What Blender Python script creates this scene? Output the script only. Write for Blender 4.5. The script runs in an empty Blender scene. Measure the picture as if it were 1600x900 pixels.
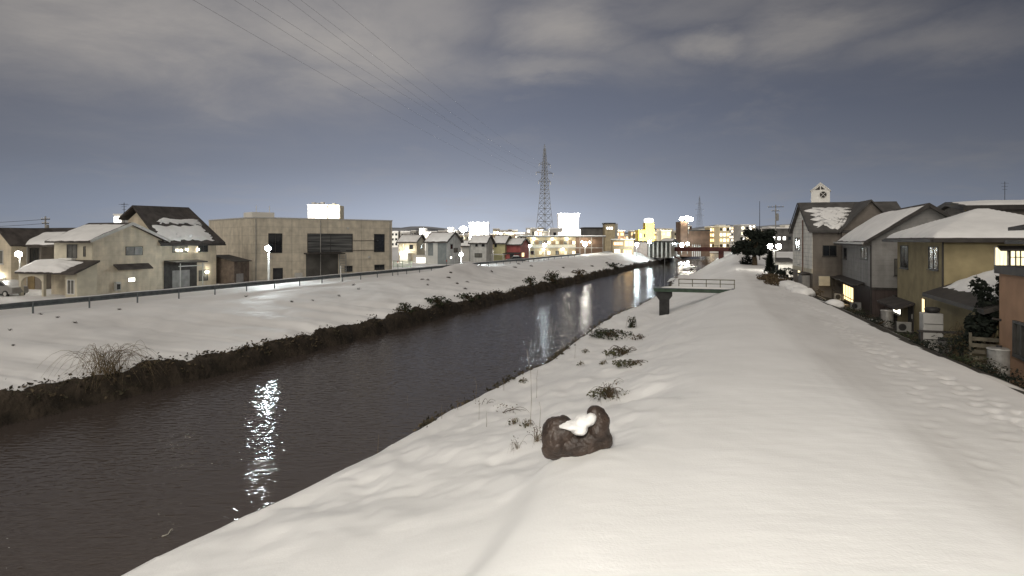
import bpy, bmesh, math, random
import numpy as np
from mathutils import Vector, Matrix
from mathutils import noise as mn

random.seed(7)
R = math.radians
F = 1000.0            # focal length in photo pixels (1600 wide), level camera
HZ = 375.0            # horizon row of the photo
EYE = 7.5             # eye height over the river water (z = 0)
TAN = 0.35            # the river runs atan(.35) to the right of the view axis
TH = math.atan(TAN)
CT, ST = math.cos(TH), math.sin(TH)
sc = bpy.context.scene
col = sc.collection

def P(px, py, Y):
    """survey: the world point seen at a photo pixel at distance Y"""
    return Vector(((px - 800) / F * Y, Y, EYE - (py - HZ) / F * Y))

# ------------------------------------------------------------------ objects
def tag(o, label=None, cat=None, group=None, kind=None):
    if label: o['label'] = label
    if cat: o['category'] = cat
    if group: o['group'] = group
    if kind: o['kind'] = kind
    return o

def thing(name, label, cat, loc=(0, 0, 0), rz=0.0, group=None):
    o = bpy.data.objects.new(name, None)
    col.objects.link(o)
    o.empty_display_size = .3
    o.location = loc
    o.rotation_euler = (0, 0, rz)
    return tag(o, label, cat, group)

def copy_tree(o, parent=None):
    c = o.copy(); col.objects.link(c); c.parent = parent
    for ch in list(o.children):
        copy_tree(ch, c)
    return c

class MB:
    def __init__(s):
        s.v = []; s.f = []; s.m = []
    def add(s, vs, fs, mi=0):
        n = len(s.v)
        s.v.extend([tuple(p) for p in vs])
        for f in fs:
            s.f.append(tuple(i + n for i in f)); s.m.append(mi)
        return s
    def box(s, x0, x1, y0, y1, z0, z1, mi=0):
        return s.add([(x0,y0,z0),(x1,y0,z0),(x1,y1,z0),(x0,y1,z0),(x0,y0,z1),(x1,y0,z1),(x1,y1,z1),(x0,y1,z1)],
                     [(0,3,2,1),(4,5,6,7),(0,1,5,4),(1,2,6,5),(2,3,7,6),(3,0,4,7)], mi)
    def obox(s, o, ax, ay, az, mi=0):
        """box from corner o along three edge vectors"""
        o, ax, ay, az = map(Vector, (o, ax, ay, az))
        p = [o, o+ax, o+ax+ay, o+ay]
        return s.add(p + [q+az for q in p], [(0,3,2,1),(4,5,6,7),(0,1,5,4),(1,2,6,5),(2,3,7,6),(3,0,4,7)], mi)
    def bar(s, a, b, w, h=None, mi=0):
        a, b = Vector(a), Vector(b); d = (b-a).normalized(); h = h or w
        u = d.cross(Vector((0,0,1)))
        if u.length < 1e-3: u = Vector((1,0,0))
        u.normalize(); k = u.cross(d)
        return s.obox(a - u*w/2 - k*h/2, b-a, u*w, k*h, mi)
    def tube(s, pts, r, n=6, mi=0):
        pts = [Vector(p) for p in pts]
        rs = r if isinstance(r, (list, tuple)) else [r]*len(pts)
        vs = []; fs = []
        u = None
        for i, p in enumerate(pts):
            d = (pts[min(i+1, len(pts)-1)] - pts[max(i-1, 0)])
            if d.length < 1e-9: d = Vector((0,0,1))
            d.normalize()
            if u is None:
                u = d.cross(Vector((0,0,1)) if abs(d.z) < .9 else Vector((1,0,0)))
            u = (u - d*u.dot(d)); u.normalize(); w = d.cross(u)
            for k in range(n):
                a = 2*math.pi*k/n
                vs.append(p + (u*math.cos(a) + w*math.sin(a))*rs[i])
        for i in range(len(pts)-1):
            for k in range(n):
                fs.append((i*n+k, i*n+(k+1)%n, (i+1)*n+(k+1)%n, (i+1)*n+k))
        fs.append(tuple(range(n-1,-1,-1))); fs.append(tuple(range((len(pts)-1)*n, len(pts)*n)))
        return s.add(vs, fs, mi)
    def sphere(s, c, r, nu=16, nv=10, mi=0):
        if not isinstance(r, (tuple, list)): r = (r, r, r)
        vs = [(c[0], c[1], c[2]-r[2])]; fs = []
        for j in range(1, nv):
            t = math.pi*j/nv - math.pi/2
            for i in range(nu):
                a = 2*math.pi*i/nu
                vs.append((c[0]+r[0]*math.cos(t)*math.cos(a), c[1]+r[1]*math.cos(t)*math.sin(a), c[2]+r[2]*math.sin(t)))
        vs.append((c[0], c[1], c[2]+r[2])); top = len(vs)-1
        for i in range(nu): fs.append((0, 1+(i+1)%nu, 1+i))
        for j in range(nv-2):
            for i in range(nu):
                a = 1+j*nu; fs.append((a+i, a+(i+1)%nu, a+nu+(i+1)%nu, a+nu+i))
        a = 1+(nv-2)*nu
        for i in range(nu): fs.append((a+i, a+(i+1)%nu, top))
        return s.add(vs, fs, mi)
    def lathe(s, prof, cx=0, cy=0, n=20, mi=0):
        vs = []; fs = []
        for (r, z) in prof:
            for i in range(n):
                a = 2*math.pi*i/n; vs.append((cx+r*math.cos(a), cy+r*math.sin(a), z))
        for j in range(len(prof)-1):
            for i in range(n): fs.append((j*n+i, j*n+(i+1)%n, (j+1)*n+(i+1)%n, (j+1)*n+i))
        fs.append(tuple(range(n-1,-1,-1))); fs.append(tuple(range((len(prof)-1)*n, len(prof)*n)))
        return s.add(vs, fs, mi)
    def slab(s, q, t, mi=0):
        """four corners of the upper face, thickness t straight down"""
        q = [Vector(p) for p in q]; d = Vector((0,0,-t))
        return s.add(q + [p+d for p in q], [(0,1,2,3),(7,6,5,4),(0,4,5,1),(1,5,6,2),(2,6,7,3),(3,7,4,0)], mi)
    def extrude(s, poly, vec, mi=0):
        poly = [Vector(p) for p in poly]; vec = Vector(vec); n = len(poly)
        return s.add(poly + [p+vec for p in poly], [tuple(range(n-1,-1,-1)), tuple(range(n, 2*n))] +
                     [(i, (i+1)%n, n+(i+1)%n, n+i) for i in range(n)], mi)
    def build(s, name, mats, parent=None, smooth=False, loc=None, fix=True, bevel=0):
        me = bpy.data.meshes.new(name)
        me.from_pydata(s.v, [], s.f)
        if not isinstance(mats, (list, tuple)): mats = [mats]
        for m in mats: me.materials.append(m)
        me.polygons.foreach_set('material_index', s.m)
        if smooth: me.polygons.foreach_set('use_smooth', [True]*len(s.f))
        if fix:
            bm = bmesh.new(); bm.from_mesh(me)
            bmesh.ops.recalc_face_normals(bm, faces=bm.faces)
            bm.to_mesh(me); bm.free()
        me.update()
        o = bpy.data.objects.new(name, me)
        col.objects.link(o)
        if bevel:
            b = o.modifiers.new('edge', 'BEVEL'); b.width = bevel; b.segments = 2; b.limit_method = 'ANGLE'
        if parent: o.parent = parent
        if loc: o.location = loc
        return o

# ------------------------------------------------------------------ materials
MATS = {}
def mat(name, rgb, rough=.8, var=.12, scale=2.0, bump=0.0, bscale=None, metal=0.0, spec=.3, rgb2=None, coords='Object', aniso=None):
    """Principled with two scales of noise in colour and optional bump"""
    if name in MATS: return MATS[name]
    m = bpy.data.materials.new(name); m.use_nodes = True
    nt = m.node_tree; N = nt.nodes; L = nt.links
    b = N['Principled BSDF']
    b.inputs['Roughness'].default_value = rough
    b.inputs['Metallic'].default_value = metal
    b.inputs['Specular IOR Level'].default_value = spec
    tc = N.new('ShaderNodeTexCoord'); mp = N.new('ShaderNodeMapping')
    L.new(tc.outputs[coords], mp.inputs[0])
    if aniso: mp.inputs['Scale'].default_value = aniso
    n1 = N.new('ShaderNodeTexNoise'); n1.inputs['Scale'].default_value = scale; n1.inputs['Detail'].default_value = 6
    L.new(mp.outputs[0], n1.inputs['Vector'])
    cr = N.new('ShaderNodeValToRGB')
    c2 = rgb2 if rgb2 else [c*(1-var*2) for c in rgb]
    c1 = rgb if rgb2 else [c*(1+var) for c in rgb]
    cr.color_ramp.elements[0].position = .35; cr.color_ramp.elements[1].position = .65
    cr.color_ramp.elements[0].color = (*c2, 1); cr.color_ramp.elements[1].color = (*c1, 1)
    L.new(n1.outputs['Fac'], cr.inputs[0]); L.new(cr.outputs[0], b.inputs['Base Color'])
    if bump:
        n2 = N.new('ShaderNodeTexNoise'); n2.inputs['Scale'].default_value = bscale or scale*6; n2.inputs['Detail'].default_value = 5
        L.new(mp.outputs[0], n2.inputs['Vector'])
        bp = N.new('ShaderNodeBump'); bp.inputs['Strength'].default_value = 1; bp.inputs['Distance'].default_value = bump
        L.new(n2.outputs['Fac'], bp.inputs['Height']); L.new(bp.outputs[0], b.inputs['Normal'])
    MATS[name] = m
    return m

def siding(name, rgb, pitch=.25, depth=.02, vertical=False, var=.08, seam=.75):
    """lapped boards: a saw-tooth relief every `pitch` metres"""
    if name in MATS: return MATS[name]
    m = mat(name, rgb, .7, var, 1.2)
    nt = m.node_tree; N = nt.nodes; L = nt.links; b = N['Principled BSDF']
    tc = N.new('ShaderNodeTexCoord'); sp = N.new('ShaderNodeSeparateXYZ'); L.new(tc.outputs['Object'], sp.inputs[0])
    w = N.new('ShaderNodeMath'); w.operation = 'DIVIDE'; w.inputs[1].default_value = pitch
    if vertical:
        ad = N.new('ShaderNodeMath'); ad.operation = 'ADD'; L.new(sp.outputs[0], ad.inputs[0]); L.new(sp.outputs[1], ad.inputs[1]); L.new(ad.outputs[0], w.inputs[0])
    else:
        L.new(sp.outputs[2], w.inputs[0])
    fr = N.new('ShaderNodeMath'); fr.operation = 'FRACT'; L.new(w.outputs[0], fr.inputs[0])
    bp = N.new('ShaderNodeBump'); bp.inputs['Strength'].default_value = .8; bp.inputs['Distance'].default_value = depth
    L.new(fr.outputs[0], bp.inputs['Height']); L.new(bp.outputs[0], b.inputs['Normal'])
    # joint line between boards
    gt = N.new('ShaderNodeMath'); gt.operation = 'GREATER_THAN'; gt.inputs[1].default_value = .1; L.new(fr.outputs[0], gt.inputs[0])
    mx = N.new('ShaderNodeMix'); mx.data_type = 'RGBA'; mx.blend_type = 'MULTIPLY'; mx.inputs[0].default_value = 1
    src = b.inputs['Base Color'].links[0].from_socket
    mr = N.new('ShaderNodeMapRange'); mr.inputs['To Min'].default_value = seam; L.new(gt.outputs[0], mr.inputs['Value'])
    st = N.new('ShaderNodeTexNoise'); st.inputs['Scale'].default_value = 1.6; st.inputs['Detail'].default_value = 7; st.inputs['Roughness'].default_value = .65
    mp2 = N.new('ShaderNodeMapping'); mp2.inputs['Scale'].default_value = (1, 1, .12); L.new(tc.outputs['Object'], mp2.inputs[0]); L.new(mp2.outputs[0], st.inputs['Vector'])
    sr = N.new('ShaderNodeMapRange'); sr.inputs['From Min'].default_value = .35; sr.inputs['From Max'].default_value = .62; sr.inputs['To Min'].default_value = .80; L.new(st.outputs['Fac'], sr.inputs['Value'])
    mu = N.new('ShaderNodeMath'); mu.operation = 'MULTIPLY'; L.new(mr.outputs[0], mu.inputs[0]); L.new(sr.outputs[0], mu.inputs[1])
    L.new(src, mx.inputs[6]); L.new(mu.outputs[0], mx.inputs[7]); L.new(mx.outputs[2], b.inputs['Base Color'])
    return m

def emit(name, rgb, strength):
    if name in MATS: return MATS[name]
    m = bpy.data.materials.new(name); m.use_nodes = True
    nt = m.node_tree; nt.nodes.clear()
    e = nt.nodes.new('ShaderNodeEmission'); o = nt.nodes.new('ShaderNodeOutputMaterial')
    e.inputs[0].default_value = (*rgb, 1); e.inputs[1].default_value = strength
    nt.links.new(e.outputs[0], o.inputs[0])
    MATS[name] = m
    return m

def lit_window(name, rgb, strength, scale=1.5):
    """a lit room behind a curtain: emission with soft vertical folds"""
    if name in MATS: return MATS[name]
    m = emit(name, rgb, strength); nt = m.node_tree; N = nt.nodes; L = nt.links
    e = [n for n in N if n.type == 'EMISSION'][0]
    tc = N.new('ShaderNodeTexCoord'); mp = N.new('ShaderNodeMapping'); mp.inputs['Scale'].default_value = (scale*4, scale*4, scale*.3)
    n1 = N.new('ShaderNodeTexNoise'); n1.inputs['Scale'].default_value = 2
    L.new(tc.outputs['Object'], mp.inputs[0]); L.new(mp.outputs[0], n1.inputs['Vector'])
    mr = N.new('ShaderNodeMapRange'); mr.inputs['From Min'].default_value = .3; mr.inputs['From Max'].default_value = .7
    mr.inputs['To Min'].default_value = strength*.6; mr.inputs['To Max'].default_value = strength*1.15
    L.new(n1.outputs['Fac'], mr.inputs['Value']); L.new(mr.outputs[0], e.inputs[1])
    return m

def leaf_mat(name, rgb, rgb2):
    return mat(name, rgb, .75, .2, 3.0, rgb2=rgb2, spec=.2)

M_soil  = mat('bank_soil', (.055,.042,.03), .95, .3, 1.4, bump=.12, bscale=5, rgb2=(.022,.017,.012))
M_steel = mat('galvanised_steel', (.13,.145,.15), .5, .12, 3, metal=.3)
M_steel2 = mat('pale_steel', (.45,.46,.46), .4, .12, 2, metal=.6)
M_dark  = mat('dark_metal', (.035,.033,.032), .55, .2, 3)
M_pole  = mat('concrete_pole', (.3,.29,.27), .85, .12, 3)
M_white = mat('white_paint', (.75,.74,.7), .5, .05, 3)
M_glass = mat('dark_glass', (.02,.022,.025), .08, .2, 1, spec=.6)
M_glassg = mat('curtained_glass', (.13,.125,.11), .2, .2, 1.5, spec=.5)
M_frame = mat('dark_frame', (.05,.047,.043), .5, .1, 3)
M_alu   = mat('pale_frame', (.5,.49,.46), .5, .06, 3)
M_roof  = mat('roof_tile', (.07,.06,.054), .75, .2, 1.5, bump=.01, bscale=14)
M_roof2 = mat('slate_roof', (.085,.08,.075), .7, .15, 1.2, bump=.01, bscale=10)
M_fascia = mat('dark_fascia', (.045,.04,.036), .6, .15, 2)
M_conc  = mat('weathered_concrete', (.3,.29,.265), .9, .15, 1.5, bump=.01)
M_brown_twig = mat('brown_stem', (.085,.06,.035), .85, .3, 6)
M_twig  = mat('dry_stem', (.16,.12,.07), .85, .25, 6)
M_leafd = leaf_mat('dark_leaf', (.045,.055,.028), (.018,.022,.012))
M_leafo = leaf_mat('olive_leaf', (.095,.09,.045), (.04,.042,.022))
M_leafb = leaf_mat('withered_leaf', (.13,.095,.055), (.06,.045,.028))
M_conif = leaf_mat('conifer_leaf', (.022,.028,.02), (.009,.012,.009))

# snow on roofs and lumps
M_snow = mat('snow', (.8,.79,.77), .7, .03, 1.2, bump=.03, bscale=3, spec=.25)

def ground_snow():
    """snow sheet: base tone, drift ripples, packed path with foot prints (relief), by river-aligned metres"""
    m = bpy.data.materials.new('field_snow'); m.use_nodes = True
    nt = m.node_tree; N = nt.nodes; L = nt.links; b = N['Principled BSDF']
    b.inputs['Roughness'].default_value = .65; b.inputs['Specular IOR Level'].default_value = .25
    at = N.new('ShaderNodeAttribute'); at.attribute_name = 'wear_shade'
    tc = N.new('ShaderNodeTexCoord')
    n1 = N.new('ShaderNodeTexNoise'); n1.inputs['Scale'].default_value = .35; n1.inputs['Detail'].default_value = 6
    L.new(tc.outputs['Object'], n1.inputs['Vector'])
    cr = N.new('ShaderNodeValToRGB'); cr.color_ramp.elements[0].position = .3; cr.color_ramp.elements[1].position = .7
    cr.color_ramp.elements[0].color = (.74,.73,.715,1); cr.color_ramp.elements[1].color = (.82,.81,.795,1)
    L.new(n1.outputs['Fac'], cr.inputs[0])
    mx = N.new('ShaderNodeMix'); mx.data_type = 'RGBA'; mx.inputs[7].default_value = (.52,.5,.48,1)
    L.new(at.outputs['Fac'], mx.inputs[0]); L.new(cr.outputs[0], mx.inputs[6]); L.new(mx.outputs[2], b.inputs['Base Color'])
    # relief: broad drifts + wind ripples + grain
    mp = N.new('ShaderNodeMapping'); mp.inputs['Rotation'].default_value = (0,0,R(25)); mp.inputs['Scale'].default_value = (1.0,3.2,1)
    L.new(tc.outputs['Object'], mp.inputs[0])
    n2 = N.new('ShaderNodeTexNoise'); n2.inputs['Scale'].default_value = .9; n2.inputs['Detail'].default_value = 5; n2.inputs['Roughness'].default_value = .55
    L.new(mp.outputs[0], n2.inputs['Vector'])
    n3 = N.new('ShaderNodeTexNoise'); n3.inputs['Scale'].default_value = 22; n3.inputs['Detail'].default_value = 3
    L.new(tc.outputs['Object'], n3.inputs['Vector'])
    b1 = N.new('ShaderNodeBump'); b1.inputs['Distance'].default_value = .022; b1.inputs['Strength'].default_value = .6
    L.new(n2.outputs['Fac'], b1.inputs['Height'])
    b2 = N.new('ShaderNodeBump'); b2.inputs['Distance'].default_value = .005; b2.inputs['Strength'].default_value = .8
    L.new(n3.outputs['Fac'], b2.inputs['Height']); L.new(b1.outputs[0], b2.inputs['Normal']); L.new(b2.outputs[0], b.inputs['Normal'])
    return m
M_gsnow = ground_snow()

def yard_mat():
    m = mat('yard_soil', (.05,.045,.038), .95, .3, 1.0, bump=.05, bscale=5)
    nt = m.node_tree; N = nt.nodes; L = nt.links; b = N['Principled BSDF']
    tc = N.new('ShaderNodeTexCoord'); n = N.new('ShaderNodeTexNoise'); n.inputs['Scale'].default_value = .35; n.inputs['Detail'].default_value = 7
    L.new(tc.outputs['Object'], n.inputs['Vector'])
    cr = N.new('ShaderNodeValToRGB'); cr.color_ramp.elements[0].position = .56; cr.color_ramp.elements[1].position = .62
    L.new(n.outputs['Fac'], cr.inputs[0])
    mx = N.new('ShaderNodeMix'); mx.data_type = 'RGBA'; mx.inputs[7].default_value = (.7,.69,.67,1)
    src = b.inputs['Base Color'].links[0].from_socket
    L.new(cr.outputs[0], mx.inputs[0]); L.new(src, mx.inputs[6]); L.new(mx.outputs[2], b.inputs['Base Color'])
    return m
M_yard = yard_mat()

# ------------------------------------------------------------------ terrain
def _h(ix, iy, seed):
    n = (ix.astype(np.int64)*374761393 + iy.astype(np.int64)*668265263 + seed*1442695041) & 0xffffffff
    n = ((n ^ (n >> 13)) * 1274126177) & 0xffffffff
    return ((n ^ (n >> 16)) & 0xffff) / 65535.0
def vnoise(x, y, seed=0):
    x = np.asarray(x, float); y = np.asarray(y, float)
    ix = np.floor(x); iy = np.floor(y); fx = x-ix; fy = y-iy
    fx = fx*fx*(3-2*fx); fy = fy*fy*(3-2*fy)
    a = _h(ix, iy, seed); b = _h(ix+1, iy, seed); c = _h(ix, iy+1, seed); d = _h(ix+1, iy+1, seed)
    return (a*(1-fx)+b*fx)*(1-fy) + (c*(1-fx)+d*fx)*fy
def fbm(x, y, seed=0, o=4, g=.5):
    t = 0; a = 1; s = 0
    for i in range(o):
        t = t + a*vnoise(x, y, seed+i*17); s += a; a *= g; x = np.asarray(x)*2.03+11.3; y = np.asarray(y)*2.03+5.7
    return t/s - .5
def ip(Y, tab):
    return np.interp(Y, [a for a, _ in tab], [b for _, b in tab])
def sstep(a, b, x):
    t = np.clip((x-a)/(b-a), 0, 1); return t*t*(3-2*t)

# river-aligned offsets c (X = TAN*Y - c): edge of the near levee, near lip, far lip, far crest
T_E  = [(0,9.4),(10,9.0),(17,8.6),(23,8.25),(29,7.6),(43,6.7),(56,5.8),(112,5.2),(220,5.0)]
T_R  = [(0,13.3),(13,12.7),(16,12.2),(21,11.7),(29,11.4),(37,10.7),(48,11.2),(60,11.4),(69,10.4),(86,9.9),(110,10.3),(141,8.6),(220,7.2),(400,6.5)]
T_L  = [(0,29.8),(28,29.5),(36,28.4),(80,28.2),(110,27.6),(174,26),(208,23),(300,20),(400,18)]
# edge of the trodden track on the near levee
T_T  = [(0,-4.3),(9,-4.1),(14,-3.6),(24,-2.5),(38,-1.6),(60,-1.0),(120,-.6),(400,-.6)]
T_C  = [(0,43.2),(140,43.2),(210,28),(300,25),(400,24)]

def profile(Y, c):
    """snow / soil surface height for arrays Y, c (same shape)"""
    E = ip(Y, T_E); cR = ip(Y, T_R) + .5*fbm(Y*.35, Y*0, 3, 3); 
    cL = ip(Y, T_L) + 1.1*fbm(Y*.45, Y*0, 5, 4); cC = ip(Y, T_C)
    far = sstep(20, 48, Y)
    tr = ip(Y, T_T)
    wob = .5*fbm(Y*.12, Y*0+9, 31, 3)
    # control heights
    zc = 3.2 + .0*Y
    lipL = 1.2 + .9*fbm(Y*.55, Y*0+3, 8, 4)
    crL = 2.9 + sstep(140, 205, Y)*1.0
    xs = [-1e4+0*Y, -(E+3.6), -(E+.5), -(E-.3), -(E-1.3), tr-.6+wob, tr+.1+wob, 0.4+0*Y, 2.2+.6*far, 6.2+.3*far, cR-1.0, cR,
          cR+.45, cR+1.2, (cR+cL)/2, cL-.8, cL-.05, cL+.35, cL+.7, cL+1.6, cC-1.2, cC, cC+9, cC+11.5, 1e4+0*Y]
    zs = [1.5+0*Y, 1.5+0*Y, 2.85+0*Y, 3.08+0*Y, 3.08+0*Y, 3.08+0*Y, 3.24+0*Y, 3.24+0*Y, 2.95-.75*far, 1.75-1.0*far, .78-.2*far, .62-.15*far,
          .1+0*Y, -.9+0*Y, -1.2+0*Y, -.9+0*Y, -.1+0*Y, lipL-.25, lipL, lipL+.22, crL-.12, crL, crL-.05, 2.4+0*Y, 2.4+0*Y]
    xs = np.stack(xs, -1); zs = np.stack(zs, -1)
    xs = np.maximum.accumulate(xs + np.arange(xs.shape[-1])*1e-6, axis=-1)
    def lerp(cc):
        k = np.clip((xs <= cc[..., None]).sum(-1)-1, 0, xs.shape[-1]-2)
        x0 = np.take_along_axis(xs, k[..., None], -1)[..., 0]; x1 = np.take_along_axis(xs, k[..., None]+1, -1)[..., 0]
        z0 = np.take_along_axis(zs, k[..., None], -1)[..., 0]; z1 = np.take_along_axis(zs, k[..., None]+1, -1)[..., 0]
        return z0 + (z1-z0)*np.clip((cc-x0)/np.maximum(x1-x0, 1e-6), 0, 1)
    wid = np.where((c > cR-1.2) & (c < cL+1.0), .0, np.clip(np.minimum(np.abs(c-cR+1.2), np.abs(c-cL-1.0))*.5, 0, .9))
    z = sum(lerp(c + k*wid) for k in (-1, -.5, 0, .5, 1))/5
    X = TAN*Y - c
    snow = (c < cR) | (c > cL+.6)
    dry = (c > -(E-.3)) & snow
    # drifts
    slopeR = sstep(.5, 3, c)*(1-sstep(cR-.8, cR, c))
    slopeL = sstep(cL+.6, cL+2, c)*(1-sstep(cC-2, cC, c))
    z = z + slopeR*((.16+.4*sstep(12,18,Y))*fbm(X*.45, Y*.3, 41, 4) + .22*sstep(10,16,Y)*fbm(X*1.3, Y*.9, 42, 3)) + slopeL*(.5*fbm(X*.25, Y*.2, 43, 4)+.16*fbm(X*1.1, Y*.7, 47, 3))
    z = z + np.where(dry, .05*fbm(X*.8, Y*.8, 44, 4) + .10*fbm(X*.2, Y*.2, 45, 3), 0)
    # folds and heaps that the photo shows: a step beside the boulder, the heap on the far shoulder, the sand bars
    st = sstep(4.5, 3.7, c + .25*np.sin(Y*.8) + (Y-11)*.05)*(1-sstep(13, 15.5, Y))*sstep(5.5, 3, c)
    z = z + np.where(c > 1,   .30*st*sstep(1.0, 3.0, c), 0)
    z = z + 1.5*np.exp(-((c-40.0)/2.6)**2 - ((Y-95)/9)**2) + .5*np.exp(-((c-38)/2.2)**2 - ((Y-150)/12)**2) + .45*np.exp(-((c-38.5)/2)**2 - ((Y-190)/12)**2)
    bar = 1.6*np.exp(-((c-12.2)/2.4)**2 - ((Y-165)/17)**2) + 1.5*np.exp(-((c-11.5)/1.8)**2 - ((Y-118)/8)**2) + 1.3*np.exp(-((c-16.5)/2.0)**2 - ((Y-196)/12)**2)
    z = z + np.where((c > cR-1) & (c < cL-1), bar, 0)
    # snow drifted against the foot of the boulder
    z = z + .30*np.exp(-((X-1.52)/.36)**2 - ((Y-14.0)/.3)**2) + .12*np.exp(-((X-.95)/.4)**2 - ((Y-13.7)/.4)**2)
    # scour hollow at the jetty pier
    d2 = (X-P(1048,0,57).x)**2 + ((Y-57.5)*1.3)**2
    z = z - .55*np.exp(-d2/2.5)
    # foot prints: two wandering lines on the shoulder, one old one over the crest
    for (c0, amp, sd, ph) in ((-6.2,.3,1,0.),(-6.6,.35,2,.4),(-5.7,.5,3,.7),(-5.0,.6,5,.2)):
        cc = c0 + (8.3-E) + amp*np.sin(Y*.23+sd) + .25*np.sin(Y*.71+2*sd)
        k = (Y/CT/.66 + ph + .5*np.sin(Y*.4+sd)); kk = np.round(k)
        jit = _h(kk, kk*0+sd, 7)-.5
        side = np.where(np.mod(kk, 2) < 1, .14, -.14) + .22*jit
        d = ((c-cc-side)*CT/.17)**2 + ((k-kk+.3*jit)*.66/.22)**2
        dep = .6*(.05+.07*_h(kk, kk*0+sd, 9))*(.45 if sd > 2 else 1)
        z = z - np.where(Y < 80, dep*np.exp(-d*d), 0) + np.where(Y < 80, .22*dep*np.exp(-(d-2.0)**2), 0)
    churn = sstep(1.6, .2, np.abs(c-(-6.2+8.3-E)))*(Y < 90)
    z = z + churn*.06*fbm(X*2.4, Y*2.0, 48, 3)
    return z, snow, E, cR, cL, cC

def gz(X, Y):
    z = profile(np.array([float(Y)]), np.array([TAN*Y - X]))[0]
    return float(z[0])
def gzc(c, Y):
    """ground point at river offset c, distance Y"""
    return Vector((TAN*Y-c, Y, gz(TAN*Y-c, Y)))

def build_terrain():
    Ys = [-30.0, -20, -12, -6, -2, 1, 3, 4.2]
    while Ys[-1] < 420: Ys.append(Ys[-1] + max(.085, .0055*Ys[-1]))
    Y = np.array(Ys)
    E = ip(Y, T_E); cR = ip(Y, T_R); cL = ip(Y, T_L); cC = ip(Y, T_C)
    W = 60 + 2.2*np.maximum(Y, 0)
    segs = [(-W-E, -(E+4.5), 14, 'p'), (-(E+4.5), -(E-.8), 26, 'l'), (-(E-.8), 0.2+0*Y, 84, 'l'), (.2+0*Y, 1.2+0*Y, 8, 'l'), (1.2+0*Y, cR-.6, 90, 'l'), (cR-.6, cR+1.2, 14, 'l'),
            (cR+1.2, cL-1.2, 16, 'l'), (cL-1.2, cL+1.6, 30, 'l'), (cL+1.6, cC, 70, 'l'), (cC, cC+12, 26, 'l'), (cC+12, W+cC, 14, 'q')]
    cols = []
    for a, b, n, kind in segs:
        t = np.arange(n)/n
        if kind == 'p': t = 1-(1-t)**3
        if kind == 'q': t = t**3
        for tt in t: cols.append(a + (b-a)*tt)
    cols.append(W+cC)
    C = np.stack(cols, 1); YY = np.repeat(Y[:, None], C.shape[1], 1)
    Z, snow, E2, cR2, cL2, cC2 = profile(YY, C)
    X = TAN*YY - C
    # the river closes and the plain levels out beyond the bridge
    far = sstep(330, 410, YY); Z = Z*(1-far) + 2.3*far
    nr, nc = X.shape
    v = np.stack([X, YY, Z], -1).reshape(-1, 3)
    idx = np.arange(nr*nc).reshape(nr, nc)
    q = np.stack([idx[:-1, :-1], idx[1:, :-1], idx[1:, 1:], idx[:-1, 1:]], -1).reshape(-1, 4)
    me = bpy.data.meshes.new('ground')
    me.vertices.add(len(v)); me.vertices.foreach_set('co', v.ravel())
    me.loops.add(q.size); me.loops.foreach_set('vertex_index', q.ravel())
    me.polygons.add(len(q)); me.polygons.foreach_set('loop_start', np.arange(0, q.size, 4)); me.polygons.foreach_set('loop_total', np.full(len(q), 4))
    for m in (M_gsnow, M_soil, M_yard): me.materials.append(m)
    mid = lambda A: (A[:-1, :-1]+A[1:, 1:])/2
    c_ = mid(C); mi = np.zeros(c_.shape, int)
    jag = .5*fbm(mid(YY)*1.6, c_*2.0, 61, 3)
    mi[(c_ > mid(cR2)+.05) & (c_ < mid(cL2)+.75+jag)] = 1
    zz = mid(Z); mi[(mi == 1) & (zz > .18) & (c_ < mid(cL2)-1.5)] = 0       # snow on the sand bars
    mi[(c_ < -(mid(E2)-.05) + .35*fbm(mid(YY)*.5, c_*.6, 63, 3)) & (mid(YY) < 75)] = 2
    me.polygons.foreach_set('material_index', mi.ravel())
    me.polygons.foreach_set('use_smooth', np.ones(len(q), bool))
    # packed track on the near levee, road on the far one, painted lamp falloff
    wear_shade = sstep(.3, -.7, C - ip(YY, T_T) + .7*fbm(YY*.25, C*.5, 71, 3))*(.35+.65*sstep(0, 1.8, C + E2))*.62*(.75+.9*fbm(YY*.3, C*.9, 72, 4))
    wear_shade = wear_shade + .55*sstep(cC2+1.0, cC2+2.0, C)*(1-sstep(cC2+8, cC2+9.5, C))
    dirt_shade = (.16*sstep(cL2+1, cL2+4, C) + .0) + sstep(.10, .3, fbm(X*.16, YY*.1, 81, 4))*sstep(cL2+2, cL2+5, C)*(1-sstep(cC2, cC2+1, C))*.3  # far bank snow darkened for fading lamp light, plus soiled patches
    sh = np.exp(-((C-38.6)/2.0)**2 - ((YY-92)/8)**2)*.6*(.6+fbm(X*.9, YY*.9, 82, 3))  # darker mottled patch on the river side of the heap
    w = np.clip(wear_shade + dirt_shade + sh, 0, 1).astype(np.float32)
    a = me.attributes.new('wear_shade', 'FLOAT', 'POINT'); a.data.foreach_set('value', w.ravel())
    me.update(); me.validate()
    o = bpy.data.objects.new('ground', me); col.objects.link(o); o['kind'] = 'structure'
    # plain out to the horizon
    mb = MB(); xs = [-9000,-3000,-1200,1200,3000,9000]; ys = [405, 900, 2500, 9000]
    vs = [(x, y, 2.25) for y in ys for x in xs]; nx = len(xs)
    mb.add(vs, [(j*nx+i, j*nx+i+1, (j+1)*nx+i+1, (j+1)*nx+i) for j in range(len(ys)-1) for i in range(nx-1)])
    tag(mb.build('plain', M_gsnow, fix=False), kind='structure')
build_terrain()

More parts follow.
